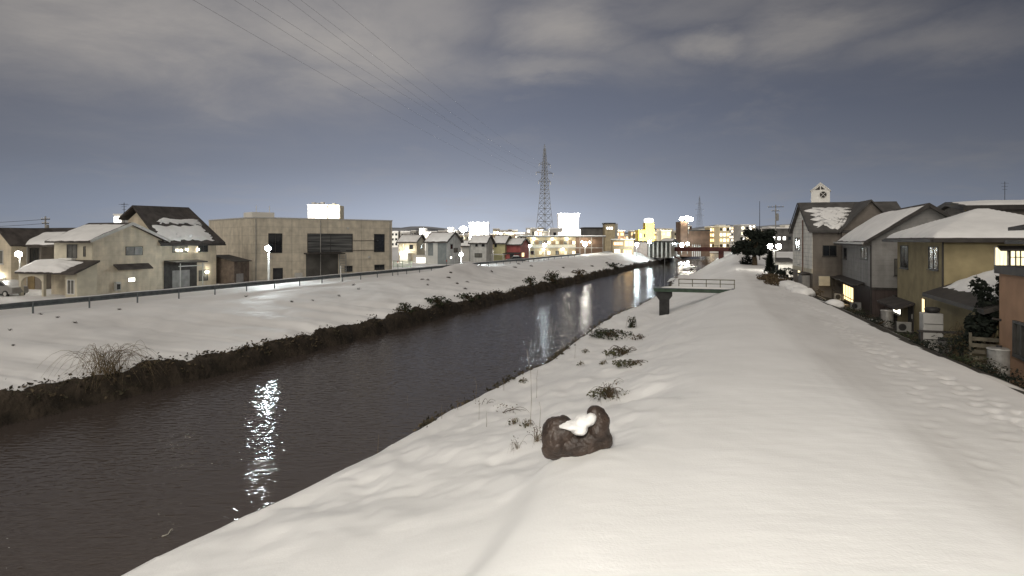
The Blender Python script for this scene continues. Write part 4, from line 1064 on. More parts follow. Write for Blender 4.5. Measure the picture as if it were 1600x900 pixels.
h = twin('wide_grey_house', 'wide grey house with snow panels on a low roof next to the sharp gabled one', 735, 760, 770, 146, 4.7, 6.2, W_PGREY, seed=49)
h.win_y(743, 380, 746, 385, pane=M_glass, nv=1, sill=False); h.win_y(753, 380, 757, 385, pane=M_glass, nv=1, sill=False); h.win_y(742, 396, 753, 402, pane=M_glassg, nv=3, sill=False)
h = twin('narrow_pale_house', 'narrow pale slot of a house between the two grey ones', 722, 733, 738, 152, 4.1, 5.0, W_PALE, seed=53)
h = twin('yellow_lit_house', 'pale yellow house with a steep dark barge board beside the red one', 771, 789, 800, 150, 4.6, 6.2, W_YEL, seed=57)
h.win_y(773, 381, 776, 386, pane=M_glass, nv=1, sill=False)
mb = MB(); mb.box(-2.6,.6,-2.6,-.5,1.7,1.85); mb.box(-2.5,-2.38,-2.5,-2.38,-.4,1.7); mb.box(.4,.52,-2.5,-2.38,-.4,1.7); h.part('carport', mb, M_alu)
h = twin('red_house', 'bright red clad house with a snow covered lean roof above a lit doorway', 791, 813, 826, 150, 4.2, 5.6, W_RED, seed=61)
mb = MB(); mb.box(-h.w*.9, -.4, -1.7, -.04, -.4, 1.9); h.part('red_porch', mb, W_RED)
mb = MB(); mb.slab([(-h.w-.2,-2.1,1.95),(.2,-2.1,1.95),(.2,-.04,2.2),(-h.w-.2,-.04,2.2)], .12); h.part('porch_roof', mb, M_roof)
h.win_x(815, 395, 819, 401, 1, pane=E_WARM, nv=1, sill=False); h.win_y(797, 395, 803, 402, y=-1.7, pane=M_glass, nv=1, sill=False)
car('parked_car', 'dark car parked before the red house', corner(806, 141, 2.4), R(8), mat('car_dark', (.05,.05,.055), .35, .05, 2, spec=.5), True)
# low front walls and mesh fence before the cream house
o = thing('mesh_fence', 'low pale green fence between the office block and the cream house', 'fence', corner(628, 118, 2.5), -TH)
mb = MB()
for k in range(22): mb.box(-1.6+.16*k, -1.56+.16*k, -.02, .02, .0, 1.15)
mb.box(-1.7,1.95,-.025,.025,1.1,1.18); mb.box(-1.7,1.95,-.025,.025,.1,.16); mb.build('mesh_panel', mat('pale_green_paint', (.38,.45,.32), .6), o)
for x in (-1.75, .1, 1.95): mb = MB(); mb.box(x-.04,x+.04,-.04,.04,-.5,1.25); mb.build('post', mat('pale_green_paint', (.38,.45,.32)), o)

# --- long two storey apartment row with access galleries
h = House('apartment_row', 'long two storey apartment row with a flat roof and lamp lit galleries', 'apartments', (3.2, 186.0, 2.4), R(-4))
w, d, hh = 23.0, 9.0, 5.9
mb = MB(); mb.box(0, 15.2, 0, d, -.5, hh); h.part('wall', mb, W_TAN)
mb = MB(); mb.box(15.2, w, .4, d, -.5, hh); h.part('brown_wing', mb, W_BRICK)
mb = MB(); mb.box(-1.2, w+.8, -2.0, d+.5, hh, hh+.28); rf = h.part('roof', mb, M_fascia); mb = MB(); mb.box(-1.1, w+.7, -1.9, d+.4, hh+.285, hh+.5); mb.build('snow_cover', M_snow, rf)
mb = MB(); mb.box(0, w, -1.6, -.02, 2.75, 2.95); gs = h.part('gallery_slab', mb, M_conc)
mb = MB(); mb.box(0, 15.2, -1.62, -1.56, 2.95, 3.75); h.part('gallery_parapet', mb, W_CREAM)
mb = MB(); mb.bar((15.2,-1.6,3.9),(w,-1.6,3.9),.06); mb.bar((15.2,-1.6,3.4),(w,-1.6,3.4),.05)
for k in range(16): mb.bar((15.4+.5*k,-1.6,2.95),(15.4+.5*k,-1.6,3.9),.03)
h.part('gallery_railing', mb, M_fascia)
for k in range(8): mb = MB(); x = .1+w*k/7.05; mb.box(x-.08, x+.08, -1.6, -1.44, -.5, hh); h.part('column', mb, M_conc)
for k in range(6):
    x = 1.2+2.4*k
    h.window('y', 0, -1, (x, x+.85, 2.97, 4.95), pane=mat('flat_door',(.2,.13,.07),.6,.1,2), nv=1, sill=False, name='door'); h.window('y', 0, -1, (x+1.1, x+1.9, 3.9, 4.8), pane=(E_CREAM, M_glassg, E_TOWN)[k % 3], nv=1, sill=False)
    h.window('y', 0, -1, (x+1.1, x+1.9, .9, 1.9), pane=(M_glass, E_CREAM, E_TOWN)[k % 3], nv=1, sill=False)
for x, z in ((3.2,5.4),(8.6,5.4),(12.8,5.4),(17.0,4.6),(19.2,4.5),(6.0,2.5),(11.5,2.5)):
    mb = MB().sphere((x,-.7,z), .22, 8, 6); h.part('gallery_lamp', mb, E_PORCH, smooth=True)

# --- amber lit shop front and the blank hall next to it
h = House('amber_shop', 'low shop with two amber glowing strips of window beside the apartment row', 'shop', (29.5, 188.0, 2.4), R(-6))
mb = MB(); mb.box(0, 6.2, 0, 6, -.5, 5.2); h.part('wall', mb, W_TAN); mb = MB(); mb.box(-.3, 6.5, -.5, 6.2, 5.2, 5.42); h.part('roof', mb, M_snow)
h.window('y', 0, -1, (.4, 3.0, 3.6, 4.5), pane=E_TOWNO, nv=3, sill=False); h.window('y', 0, -1, (3.6, 5.9, 3.2, 4.9), pane=E_TOWNO, nv=2, sill=False)
h.window('y', 0, -1, (.6, 2.2, .4, 2.4), pane=E_TOWN, nv=2, sill=False); h.window('y', 0, -1, (3.2, 5.6, .9, 2.3), pane=E_TOWNO, nv=3, sill=False)
h = House('column_hall', 'low hall with a blank pinkish wall and a row of white columns', 'hall', (36.0, 196.0, 2.6), R(-5))
mb = MB(); mb.box(0, 5.4, 0, 9, -.5, 4.2); h.part('wall', mb, mat('pinkish_wall', (.42,.35,.31), .8, .08, 1)); mb = MB(); mb.box(5.4, 12.6, 2.2, 9, -.5, 4.2); h.part('back_wall', mb, M_glassg)
mb = MB(); mb.box(-.3, 12.9, -.4, 9.3, 4.2, 4.6); h.part('roof', mb, M_fascia)
for k in range(6): mb = MB(); x = 5.9+1.28*k; mb.box(x-.2, x+.2, .1, .5, -.5, 4.2); h.part('column', mb, W_PALE)
h = twin('cottage', 'small white cottage with a snowy roof at the end of the red bridge', 1031, 1047, 1058, 204, 3.9, 5.6, W_CREAM, seed=65)
h.win_x(1050, 378, 1052, 382, 1, pane=M_glass, nv=1, sill=False); h.win_x(1054, 377, 1056, 381, 1, pane=M_glass, nv=1, sill=False)
h.win_y(1035, 378, 1038, 381, pane=M_glass, nv=1, sill=False); h.win_y(1040, 378, 1044, 381, pane=M_glass, nv=1, sill=False)

# ================================================================== TOWN BEYOND
def block(name, label, px0, px1, pyt, Y, wall, depth=10, cells=None, lit=.5, mats=None, group=None, cat='building', flat=True, rz=0, roofm=None, winm=M_glass, seed=0, zb=2.0):
    """town building: walls, roof slab, and each window facing the viewer a part (one mesh shared by all of a kind)"""
    rnd = random.Random(seed*31+int(px0))
    x0 = (px0-800)/F*Y; x1 = (px1-800)/F*Y; top = EYE-(pyt-HZ)/F*Y - zb
    o = thing(name, label, cat, (x0, Y, zb), rz, group)
    w = x1-x0
    mb = MB(); mb.box(0, w, 0, depth, -1, top); mb.build('wall', wall, o)
    mb = MB(); mb.box(-.25, w+.25, -.25, depth+.25, top, top+.3+.0008*Y); mb.build('roof', roofm or M_snow, o)
    if cells:
        nx, nz, fw, fh = cells; cw, chh = w/nx, (top-.6)/nz
        protos = {}
        for i in range(nx):
            for j in range(nz):
                m = rnd.choice(mats or [E_TOWN]) if rnd.random() < lit else winm
                if m not in protos:
                    mb = MB(); mb.box(-cw*fw/2, cw*fw/2, -.10, .05, -chh*fh/2, chh*fh/2); q = protos[m] = mb.build('window', m, o)
                else:
                    q = protos[m].copy(); col.objects.link(q); q.parent = o
                q.location = (cw*(i+.5), 0, .4+chh*(j+.55))
    return o

def flood(loc, aim, watts, size=60, name='flood_light', colr=(1,.97,.9), r=1.5):
    l = bpy.data.lights.new(name, 'SPOT'); l.energy = watts; l.spot_size = R(size); l.spot_blend = .6; l.color = colr; l.shadow_soft_size = r
    o = bpy.data.objects.new(name, l); col.objects.link(o); o.location = loc; o.rotation_euler = (Vector(aim)-Vector(loc)).to_track_quat('-Z','Y').to_euler()
    o['kind'] = 'helper'
    return o

# flood lit white tower block on the sky line above the office
o = block('tower_block', 'tall white floodlit tower block rising above the office block roof', 481, 511, 321, 420, W_WHITE, 12, None)
mb = MB(); mb.box(12.7, 20.8, 1.0, 11, -1, 28.2); mb.build('gallery_wing', W_CREAM, o)
for k in range(7): mb = MB(); mb.box(12.6, 21.0, .1, 1.0, 4+3.6*k, 5.0+3.6*k); mb.build('balcony', W_WHITE, o)
for k in range(7): mb = MB(); mb.box(13.2, 20.2, .75, .98, 5.4+3.6*k, 7.0+3.6*k); mb.build('window', E_TOWN, o)
for x, hh in ((2.5,1.4),(5.5,.9),(8.4,1.6),(16,.8)): mb = MB(); mb.box(x-1,x+1,3,6,28.0,29.0+hh); mb.build('roof_plant', W_WHITE, o)
flood(o.location+Vector((4,-42,6)), o.location+Vector((9,0,19)), 1.6e5, 75)
# white floodlit box on the other side and the glare beside it
o = block('floodlit_hall', 'long white floodlit hall glaring behind the sharp gabled houses', 733, 763, 349, 300, W_WHITE, 14, None); HALL = o
for x in (3.8, 7.2): mb = MB().tube([(x,.5,9.7),(x,.5,12.6)], .1, 6); mm = mb.build('mast', M_white, o); mb = MB().sphere((x,.5,12.8), .4, 8, 6); mb.build('mast_lamp', E_PORCH, mm, smooth=True)
flood(o.location+Vector((2,-26,5)), o.location+Vector((5,0,7)), 1.3e5, 100)
o = thing('floodlight_mast', 'blinding floodlight on a short mast beside the white hall', 'floodlight', P(724, HZ, 262)); o.location.z = 2
mb = MB().tube([(0,0,-.5),(0,0,9.3)], .16, 8); mb.build('mast', M_pole, o)
mb = MB().sphere((0,-.2,10.0), (1.5,.8,1.15), 16, 10); mb.build('lamp_head', E_FLOOD, o, smooth=True)
o = block('flared_sign_building', 'tall blazing white building with flared sides behind the apartment row', 873, 905, 335, 335, W_WHITE, 10, None)
for ch in o.children:
    if ch.name.startswith('wall'):
        for v in ch.data.vertices:
            if v.co.z < 2: v.co.x += .7 if v.co.x < 5 else -1.6
mb = MB(); mb.box(9.6, 14.2, -.5, 8, -1, 11.0); mb.build('side_block', W_WHITE, o)
mb = MB(); mb.box(4.6,6.2,-.12,.1,6.6,7.6); mb.build('window', M_glassg, o)
flood(o.location+Vector((6,-26,6)), o.location+Vector((6,0,10)), 1.6e5, 100)
o = block('brown_tower', 'brown grey tower with three small lit openings at its top', 945, 961, 350, 262, W_TAN, 6, None, roofm=M_fascia)
for x in (1.1,2.0,2.9): mb = MB(); mb.box(x-.28,x+.28,-.08,.05,9.9,10.8); mb.build('window', E_TOWNW, o)
mb = MB(); mb.box(4.3,5.4,.5,5,-1,12.2); mb.build('lift_shaft', M_pole, o)
o = block('dark_roof_hall', 'low dark roofed hall attached to the brown grey tower', 912, 944, 357, 268, mat('dusk_grey_wall',(.12,.115,.11),.85,.2,.3), 12, None, roofm=M_fascia)
o = block('yellow_building', 'yellow lit building with a round white sign on its roof', 998, 1022, 361, 330, mat('yellow_wall',(.66,.49,.10),.7,.05,.4), 9, (4,2,.35,.4), .3, [E_TOWN], roofm=mat('yellow_wall',(.66,.49,.10)))
mb = MB(); mb.box(3.4,7.9,-.3,6,4.5,14.4); mb.build('sign_tower', mat('yellow_wall',(.66,.49,.10)), o)
mb = MB().lathe([(1.6,14.5),(2.3,14.9),(2.4,16.0),(1.9,16.6),(.1,16.8)], 5.6, 2.0, 20); mb.build('roof_sign', E_TOWNW, o, smooth=True)
for x in (4.3, 6.7): mb = MB(); mb.box(x-.5,x+.5,-.4,-.28,8.6,10.0); mb.build('window', M_glassg, o)
flood(o.location+Vector((4,-24,4)), o.location+Vector((5,0,8)), 1.1e5, 100, colr=(1,.85,.5))
o = block('brick_tower_hall', 'dark brown tower and hall with two lamps on top beyond the red bridge', 1075, 1109, 361, 252, W_BRICK, 10, None, roofm=M_fascia)
mb = MB(); mb.box(-3.0,-.3,-.4,7,-1,12.8); mb.build('tower', W_BRICK, o)
for x, z, r in ((-2.6,13.9,.75),(-.4,14.0,.95),(.9,13.6,.8)): mb = MB().sphere((x,-.6,z), r, 12, 8); mb.build('roof_lamp', E_PORCH, o, smooth=True)
mb = MB(); mb.tube([(.0,-.6,8),(.0,-.6,13.2)], .1, 6); mb.build('lamp_bracket', M_pole, o)
for k in range(5): mb = MB(); mb.box(1.6+.75*k,1.8+.75*k,-.3,-.05,-1,3.6); mb.build('column', M_white, o)
o = block('balcony_block', 'cream apartment block with stacked lit balconies beyond the brown hall', 1124, 1140, 354, 380, W_CREAM, 10, (3,4,.62,.5), .8, [E_TOWN, E_TOWNO])
o = block('low_flats', 'low brownish block of flats with rows of lit windows', 1109, 1123, 355, 392, W_TAN, 10, (4,4,.55,.5), .7, [E_TOWNO, E_TOWN])
o = block('far_shed', 'long dim shed with a band of light beyond the dark tree', 1205, 1246, 357, 330, mat('dusk_grey_wall',(.12,.115,.11)), 12, (5,1,.5,.15), .9, [E_TOWNW])
# the mass of low lit buildings along the sky line: each one a thing
rnd = random.Random(5)
pal = [W_PALE, W_WHITE, W_CREAM, W_TAN, W_PALE, W_BRICK]
def sky_line(n, a, b, y0, y1, Y0, Y1, lit, group, label, mats):
    for i in range(n):
        px = a+(b-a)*(i+rnd.random()*.8)/n; w = rnd.uniform(6, 17); Y = rnd.uniform(Y0, Y1)
        t = rnd.uniform(y0, y1)
        nz = max(1, int((EYE-(t-HZ)/F*Y-2)/3.2)); nx = max(2, int(w/F*Y/3.0))
        block('town_building', label, px, px+w, t, Y, rnd.choice(pal), rnd.uniform(8, 14), (nx, nz, .55, .45), lit, mats, group, seed=i)
sky_line(22, 618, 735, 360, 369, 300, 520, .45, 'pale lit buildings on the sky line behind the houses', 'distant pale town building with a few lit windows above the house roofs', [E_TOWN, E_TOWNW])
sky_line(25, 764, 880, 357, 367, 240, 480, .8, 'bright white buildings around the foot of the pylon', 'distant bright white lit town building near the foot of the lattice pylon', [E_TOWNW, E_TOWNW, E_TOWN])
sky_line(9, 957, 1062, 361, 369, 320, 560, .7, 'lit buildings around the yellow building', 'distant town building with warm windows around the yellow building', [E_TOWN, E_TOWNO])
sky_line(22, 1020, 1235, 350, 366, 420, 760, .6, 'lit buildings on the slope beyond the red bridge', 'distant hillside building with scattered warm lights beyond the red bridge', [E_TOWN, E_TOWNO, E_TOWNW])
sky_line(8, 0, 200, 358, 368, 240, 420, .4, 'dim buildings behind the beige houses', 'distant dim town building peeping over the beige house roofs', [E_TOWN])
sky_line(5, 520, 616, 362, 369, 300, 480, .3, 'dim buildings behind the office block', 'distant dim town building beside the end of the office block', [E_TOWN])
o = block('rooftop_sign_block', 'small white lit block peeping over the roof ridge of the beige house', 178, 190, 336, 240, W_WHITE, 6, None)
mb = MB(); mb.box(.2,2.6,-.3,0,6.0+2.0,6.0+8.2); mb.build('lit_sign', E_TOWNW, o)
o = block('white_flats', 'white lit flats glowing beyond the far house roofs', 8, 36, 361, 250, W_WHITE, 8, (5,2,.7,.5), 1.0, [E_TOWNW])
# dark wooded rise behind the cream house
# two lights on slender masts: flat pale blocks high on the sky line near the hall
for i, (px, py, Y) in enumerate(((655,358,330),(700,357,310))):
    block('lit_depot', ('white glowing depot box above the cream house roof','white glowing depot box beside the floodlight glare')[i], px, px+(9,7)[i], py, Y, W_WHITE, 8, (2,2,.85,.8), 1.0, [E_TOWNW])

# ================================================================== red foot bridge
Yb = 220.0
A = P(1036, HZ, Yb+2); B = P(1166, HZ, Yb-8)
o = thing('foot_bridge', 'red brown steel girder bridge crossing the river on one concrete pier', 'bridge', (A.x, A.y, 0), math.atan2(B.y-A.y, B.x-A.x))
L_ = math.hypot(B.x-A.x, B.y-A.y)
M_red = mat('red_brown_steel', (.10,.030,.025), .55, .15, .6)
z0, z1 = 3.75, 5.05
mb = MB()
for y in (-1.6, 1.6): mb.box(0, L_, y-.12, y+.12, z0, z1); mb.box(0, L_, y-.3, y+.3, z0-.06, z0+.02)
mb.build('girder', M_red, o)
mb = MB(); mb.box(0, L_, -1.45, 1.45, z0+.5, z0+.8); mb.build('deck', M_conc, o)
mb = MB(); mb.box(.2, L_-.2, -1.4, 1.4, z0+.8, z0+1.0); mb.build('snow_cover', M_snow, o)
for y in (-1.6, 1.6):
    mb = MB(); mb.bar((0,y,z1+.55),(L_,y,z1+.55),.08)
    k = 0
    while k < L_: mb.bar((k,y,z1),(k,y,z1+.55),.06); k += 2.0
    mb.build('railing', M_red, o)
mb = MB(); mb.box(18.4, 20.0, -1.2, 1.2, -2.0, z0-.07); mb.build('pier', M_red, o)
mb = MB(); mb.extrude([(-1.2,-1.9,1.5),(1.6,-1.9,1.5),(.8,-1.9,z0-.08),(-1.2,-1.9,z0-.08)], (0,3.8,0)); mb.build('abutment', M_conc, o)
mb = MB(); mb.extrude([(0,-1.75,z0),(1.2,-1.75,z0-.0),(6.4,-1.75,1.0),(5.6,-1.75,.9)], (0,.3,0)); mb.build('stay', M_red, o)

# ================================================================== pylons and wires
def pylon(name, label, base, hgt, rz, bw, arms, mm, thin=.0023):
    o = thing(name, label, 'pylon', base, rz)
    def half(z):
        t = z/hgt
        return bw/2*(1-t)**1.0*.72 + bw/2*.28*(1-t)**3 + .35
    mb = MB(); levels = [0]
    while levels[-1] < hgt*.95: levels.append(levels[-1] + max(2.6, half(levels[-1])*1.25))
    levels[-1] = hgt*.955
    r = hgt*thin
    for i, z in enumerate(levels[:-1]):
        zz = levels[i+1]; a, b = half(z), half(zz)
        ca = [(-a,-a,z),(a,-a,z),(a,a,z),(-a,a,z)]; cb = [(-b,-b,zz),(b,-b,zz),(b,b,zz),(-b,b,zz)]
        for k in range(4):
            mb.bar(ca[k], cb[k], r*1.5); mb.bar(cb[k], cb[(k+1)%4], r)
            mb.bar(ca[k], cb[(k+1)%4], r*.8); mb.bar(ca[(k+1)%4], cb[k], r*.8)
    for k in range(4): 
        b = half(levels[-1]); s_ = ((-1,-1),(1,-1),(1,1),(-1,1))[k]; mb.bar((s_[0]*b, s_[1]*b, levels[-1]), (0,0,hgt), r)
    mb.build('lattice_mast', mm, o)
    for z, l in arms:
        mb = MB(); b = half(z)
        for s_ in (-1, 1):
            for y in (-b, b): mb.bar((s_*b,y,z),(s_*l,0,z+.2), r); mb.bar((s_*b,y,z+hgt*.025),(s_*l,0,z+.25), r*.8)
            for t in (.3,.6): mb.bar((s_*(b+(l-b)*t),-b*(1-t),z),(s_*(b+(l-b)*t),b*(1-t),z), r*.7)
        arm = mb.build('cross_arm', mm, o)
        for s_ in (-1, 1): mb = MB().tube([(s_*l,0,z+.2),(s_*l,0,z-2.0)], [.16,.12], 6); mb.build('insulator', M_white, arm)
    return o
M_py = mat('pylon_steel', (.2,.205,.215), .6, .1, .1)
pb = P(851, HZ, 450); pb.z = 2
pyl = pylon('lattice_pylon', 'tall grey lattice pylon with three pairs of arms above the white buildings', pb, 73, R(38), 10.6, [(46.5,5.6),(52.5,7.8),(58.5,5.2)], M_py)
pb2 = P(1093, HZ, 900); pb2.z = 2
pylon('lattice_pylon', 'small faint lattice pylon far off above the brown tower hall', pb2, 68, R(20), 11, [(40,7),(48,7.5),(56,6)], M_py, .0014)
# six conductors leave the tall pylon and pass high over the river
M_wire = mat('grey_wire', (.09,.09,.095), .6)
wires = [(302,0),(366,0),(396,0),(450,0),(470,0),(520,0)]
rot = Matrix.Rotation(R(38), 3, 'Z')
ends = [(-5.6,46.3),(-7.8,52.3),(-5.2,58.3),(5.6,46.3),(7.8,52.3),(5.2,58.3)]
for i, (px, py) in enumerate(wires):
    e = pb + rot @ Vector((ends[i][0], 0, 0)); e.z = 2 + ends[i][1]
    near = P(px, py, 62 + 3*i); back = near + (near-e)*.45; back.z = near.z + 9
    pts = []
    for k in range(40):
        t = k/39; p = e.lerp(near, t); p.z -= (3.2*4*t*(1-t)); pts.append(p)
    for k in range(1, 12):
        t = k/11; p = near.lerp(back, t); p.z = near.z + (back.z-near.z)*t*t; pts.append(p)
    mid = pts[20].copy()
    mb = MB().tube([p-mid for p in pts], .013, 5)
    tag(mb.build('power_line', M_wire, loc=mid), 'thin overhead power line running from the tall lattice pylon', 'power line', 'parallel overhead power lines to the pylon')

# ================================================================== utility poles
def utility_pole(px, Y, top_py, label, arms=((.95,1.8),(.88,1.4)), zb=None, r=.16):
    p = P(px, HZ, Y); p.z = 2.0 if zb is None else zb
    o = thing('utility_pole', label, 'utility pole', p, -TH); hh = EYE-(top_py-HZ)/F*Y-p.z
    mb = MB().tube([(0,0,-.8),(0,0,hh)], [r, r*.62], 10); mb.build('pole', M_pole, o)
    for k, l in arms:
        mb = MB(); mb.box(-l/2,l/2,-.06,.06,hh*k-.06,hh*k+.06); a = mb.build('cross_arm', M_dark, o)
        for s_ in (-.45,-.2,.2,.45): mb = MB().lathe([(.05,hh*k+.06),(.07,hh*k+.15),(.04,hh*k+.25)], s_*l, 0, 8); mb.build('insulator', M_white, a)
    mb = MB().lathe([(.24,hh*.74),(.26,hh*.78),(.26,hh*.84),(.2,hh*.86)], .35, 0, 12); mb.build('transformer', M_pole, o)
    return o, hh
up1, h1 = utility_pole(71, 98, 338, 'utility pole with cross arms rising behind the old grey beige house')
up2, h2 = utility_pole(1212, 135, 320, 'utility pole with one cross arm beside the clapboard ended house', arms=((.965,3.2),(.9,1.6)))
p = P(1187, HZ, 150); p.z = 2; o = thing('thin_mast', 'slender bare mast standing above the dark tree', 'mast', p); mb = MB().tube([(0,0,-.5),(0,0,14.6)], [.12,.05], 8); mb.build('mast_pole', M_dark, o); mb = MB().lathe([(.3,-.3),(.3,.2),(.15,.25)], n=10); mb.build('footing', M_conc, o)
p1 = up1.location
for dx, z, lab in ((0, h1*.95-.0, 'upper'), (0, h1*.88, 'lower')):
    a = Vector((p1.x, p1.y, p1.z+z)); b = a + Vector((-60, 18, 1.2)); pts = [a.lerp(b, k/14) - Vector((0,0,2.2*4*(k/14)*(1-k/14)*.5)) for k in range(15)]
    tag(MB().tube([q-a for q in pts], .03, 5).build('overhead_wire', M_dark, loc=a), f'{lab} sagging wire leaving the utility pole behind the old grey beige house', 'wire')
# roof aerial far off over the near houses
for px, top, Y, lab in ((1570, 282, 80, 'thin tall roof aerial above the snowy roofed house'),):
    p = P(px, HZ, Y); p.z = 9.0; o = thing('roof_aerial', lab, 'aerial', p); mb = MB().tube([(0,0,-4),(0,0,5.8)], .03, 6); mb.build('aerial_mast', M_dark, o)
    mb = MB()
    for z, l in ((5.6,1.0),(5.2,.8),(4.8,.6)): mb.bar((-l/2,0,z),(l/2,0,z),.025)
    mb.build('aerial_bars', M_dark, o)

# ================================================================== street lamps
M_lpole = mat('pale_lamp_pole', (.55,.55,.52), .5, .08, 2)
def street_lamp(px, py, Y, label, r=.24, m=E_LAMP, zb=2.6, post=.07, group=None, added_hood=None):
    p = P(px, HZ, Y); p.z = zb; z = EYE-(py-HZ)/F*Y - zb
    o = thing('street_lamp', label, 'street lamp', p, 0, group)
    mb = MB().tube([(0,0,-.8),(0,0,z-.05)], [post*1.25, post], 10); mb.build('pole', M_lpole, o)
    mb = MB().tube([(0,0,z+.18),(.0,-.25,z+.34),(0,-.42,z+.3)], .035, 6); mb.build('arm', M_lpole, o)
    mb = MB().sphere((0,-.1-post,z), (r,r,r*.92), 16, 10); mb.build('lamp_head', m, o, smooth=True)
    if added_hood is not None:  # added shell to keep lamp light off the office front
        mb = MB(); n = 14; q = r*1.12; vs = []
        for j in range(7):
            t = math.pi*(j/6-.5)
            for i in range(n+1):
                a = added_hood + math.pi*(i/n-.5)*1.05; vs.append((q*math.cos(t)*math.cos(a), -.1-post+q*math.cos(t)*math.sin(a), z+q*math.sin(t)*.95))
        mb.add(vs, [(j*(n+1)+i, j*(n+1)+i+1, (j+1)*(n+1)+i+1, (j+1)*(n+1)+i) for j in range(6) for i in range(n)])
        mb.build('added_light_shield', M_lpole, o, smooth=True, fix=False)
    return o
street_lamp(420, 388, 70.0, 'bright white street lamp on a pale pole in front of the office block', r=.28, post=.12, added_hood=R(110))
street_lamp(31, 397, 60.5, 'bright street lamp before the gable of the old grey beige house', r=.27, m=E_LAMPG)
street_lamp(720.5, 398, 118.0, 'bright street lamp between the sharp gabled house and the wide grey house', r=.34)
street_lamp(827, 383, 168.0, 'bright street lamp beside the red house', r=.52, m=E_LAMPF)
street_lamp(851, 383, 176.0, 'bright street lamp before the first bay of the apartment row', r=.50, m=E_LAMPF)
street_lamp(914, 381, 178.0, 'tall bright lamp before the middle of the apartment row', r=.6, m=E_LAMPG)
street_lamp(995, 382, 184.0, 'bright street lamp before the pinkish blank hall wall', r=.48, m=E_LAMPF)
street_lamp(1015, 378, 188.0, 'bright street lamp before the white columns of the low hall', r=.48, m=E_LAMPF)
street_lamp(1065, 383, 234.0, 'bright lamp at the head of the red bridge beside the cottage', r=.75, zb=3.0, m=E_LAMPF)
street_lamp(1074, 381, 246.0, 'bright lamp just beyond the head of the red bridge below the brown tower', r=.6, zb=3.0, m=E_LAMPF)
o = thing('twin_globe_lamp', 'park lamp with two glowing globes on one slim pole beside the dark tree', 'street lamp', P(1210, HZ, 93)); o.location.z = 1.6; z = EYE-(385-HZ)/F*93-1.6
mb = MB().tube([(0,0,-.5),(0,0,z-.5)], .07, 10); mb.build('pole', mat('lamp_pole_grey',(.3,.3,.28),.5), o)
for s_ in (-.62, .62):
    mb = MB().tube([(0,0,z-.55),(s_*.6,0,z-.62),(s_,0,z-.5),(s_,0,z-.3)], .035, 8); mb.build('arm', mat('lamp_pole_grey',(.3,.3,.28)), o)
    mb = MB().sphere((s_,0,z), .36, 16, 10); mb.build('globe', E_LAMPG, o, smooth=True)
# the road bridge the photograph was taken from has its own street lamp: it lights the near snow
o = thing('street_lamp', 'street lamp of the road bridge that stands behind the viewer and lights the near snow', 'street lamp', (-3.5, -7.0, 5.6))
mb = MB().tube([(0,0,-1.5),(0,0,8.0),(.3,.3,8.5),(1.0,1.0,8.7)], [.11,.08,.06,.05], 10); mb.build('pole', M_lpole, o)
mb = MB().sphere((1.15,1.15,8.5), (.3,.3,.3), 20, 12); mb.build('lamp_head', E_BRIDGE, o, smooth=True)
# white wall lit by the globes
h = House('white_shed', 'low white walled shed glowing in the light of the twin globe lamp', 'shed', (39.3, 97.0, 1.5), R(-12))
mb = MB(); mb.box(0, 3.2, 0, 5, -.3, 2.7); h.part('wall', mb, W_WHITE); mb = MB(); mb.slab([(-.4,-.5,2.75),(3.6,-.5,2.75),(3.6,5.4,3.2),(-.4,5.4,3.2)], .14); h.part('roof', mb, M_fascia)
h.window('y', 0, -1, (.4,.95,1.5,2.2), pane=M_glass, nv=1, sill=False)
# ================================================================== VEGETATION, BOULDER, JETTY
def leaf_cloud(mb, c, rad, n, size, rnd, mi=0, hole=.35, low=.0):
    """leaf-sized faces spread through a lumpy volume with gaps"""
    k = 0; tries = 0
    while k < n and tries < n*14:
        tries += 1
        u = Vector((rnd.gauss(0,1), rnd.gauss(0,1), rnd.gauss(0,1))).normalized() * (rnd.random()**.38)
        q = Vector((u.x*rad[0], u.y*rad[1], u.z*rad[2]))
        if mn.noise((q + Vector(c))*(1.7/max(rad))*1.4) < hole-.5: continue
        p = Vector(c) + q*(1+.35*mn.noise((q+Vector(c))*(2.2/max(rad))))
        if low and p.z < low: continue
        a = Vector((rnd.gauss(0,1), rnd.gauss(0,1), rnd.gauss(0,.6))).normalized(); b = a.orthogonal().normalized()
        b = (b*math.cos(6.3*rnd.random()) + a.cross(b)*math.sin(6.3*rnd.random()))
        s_ = size*rnd.uniform(.6,1.4)
        mb.add([p-a*s_, p+b*s_*.45, p+a*s_, p-b*s_*.45], [(0,1,2,3)], mi); k += 1

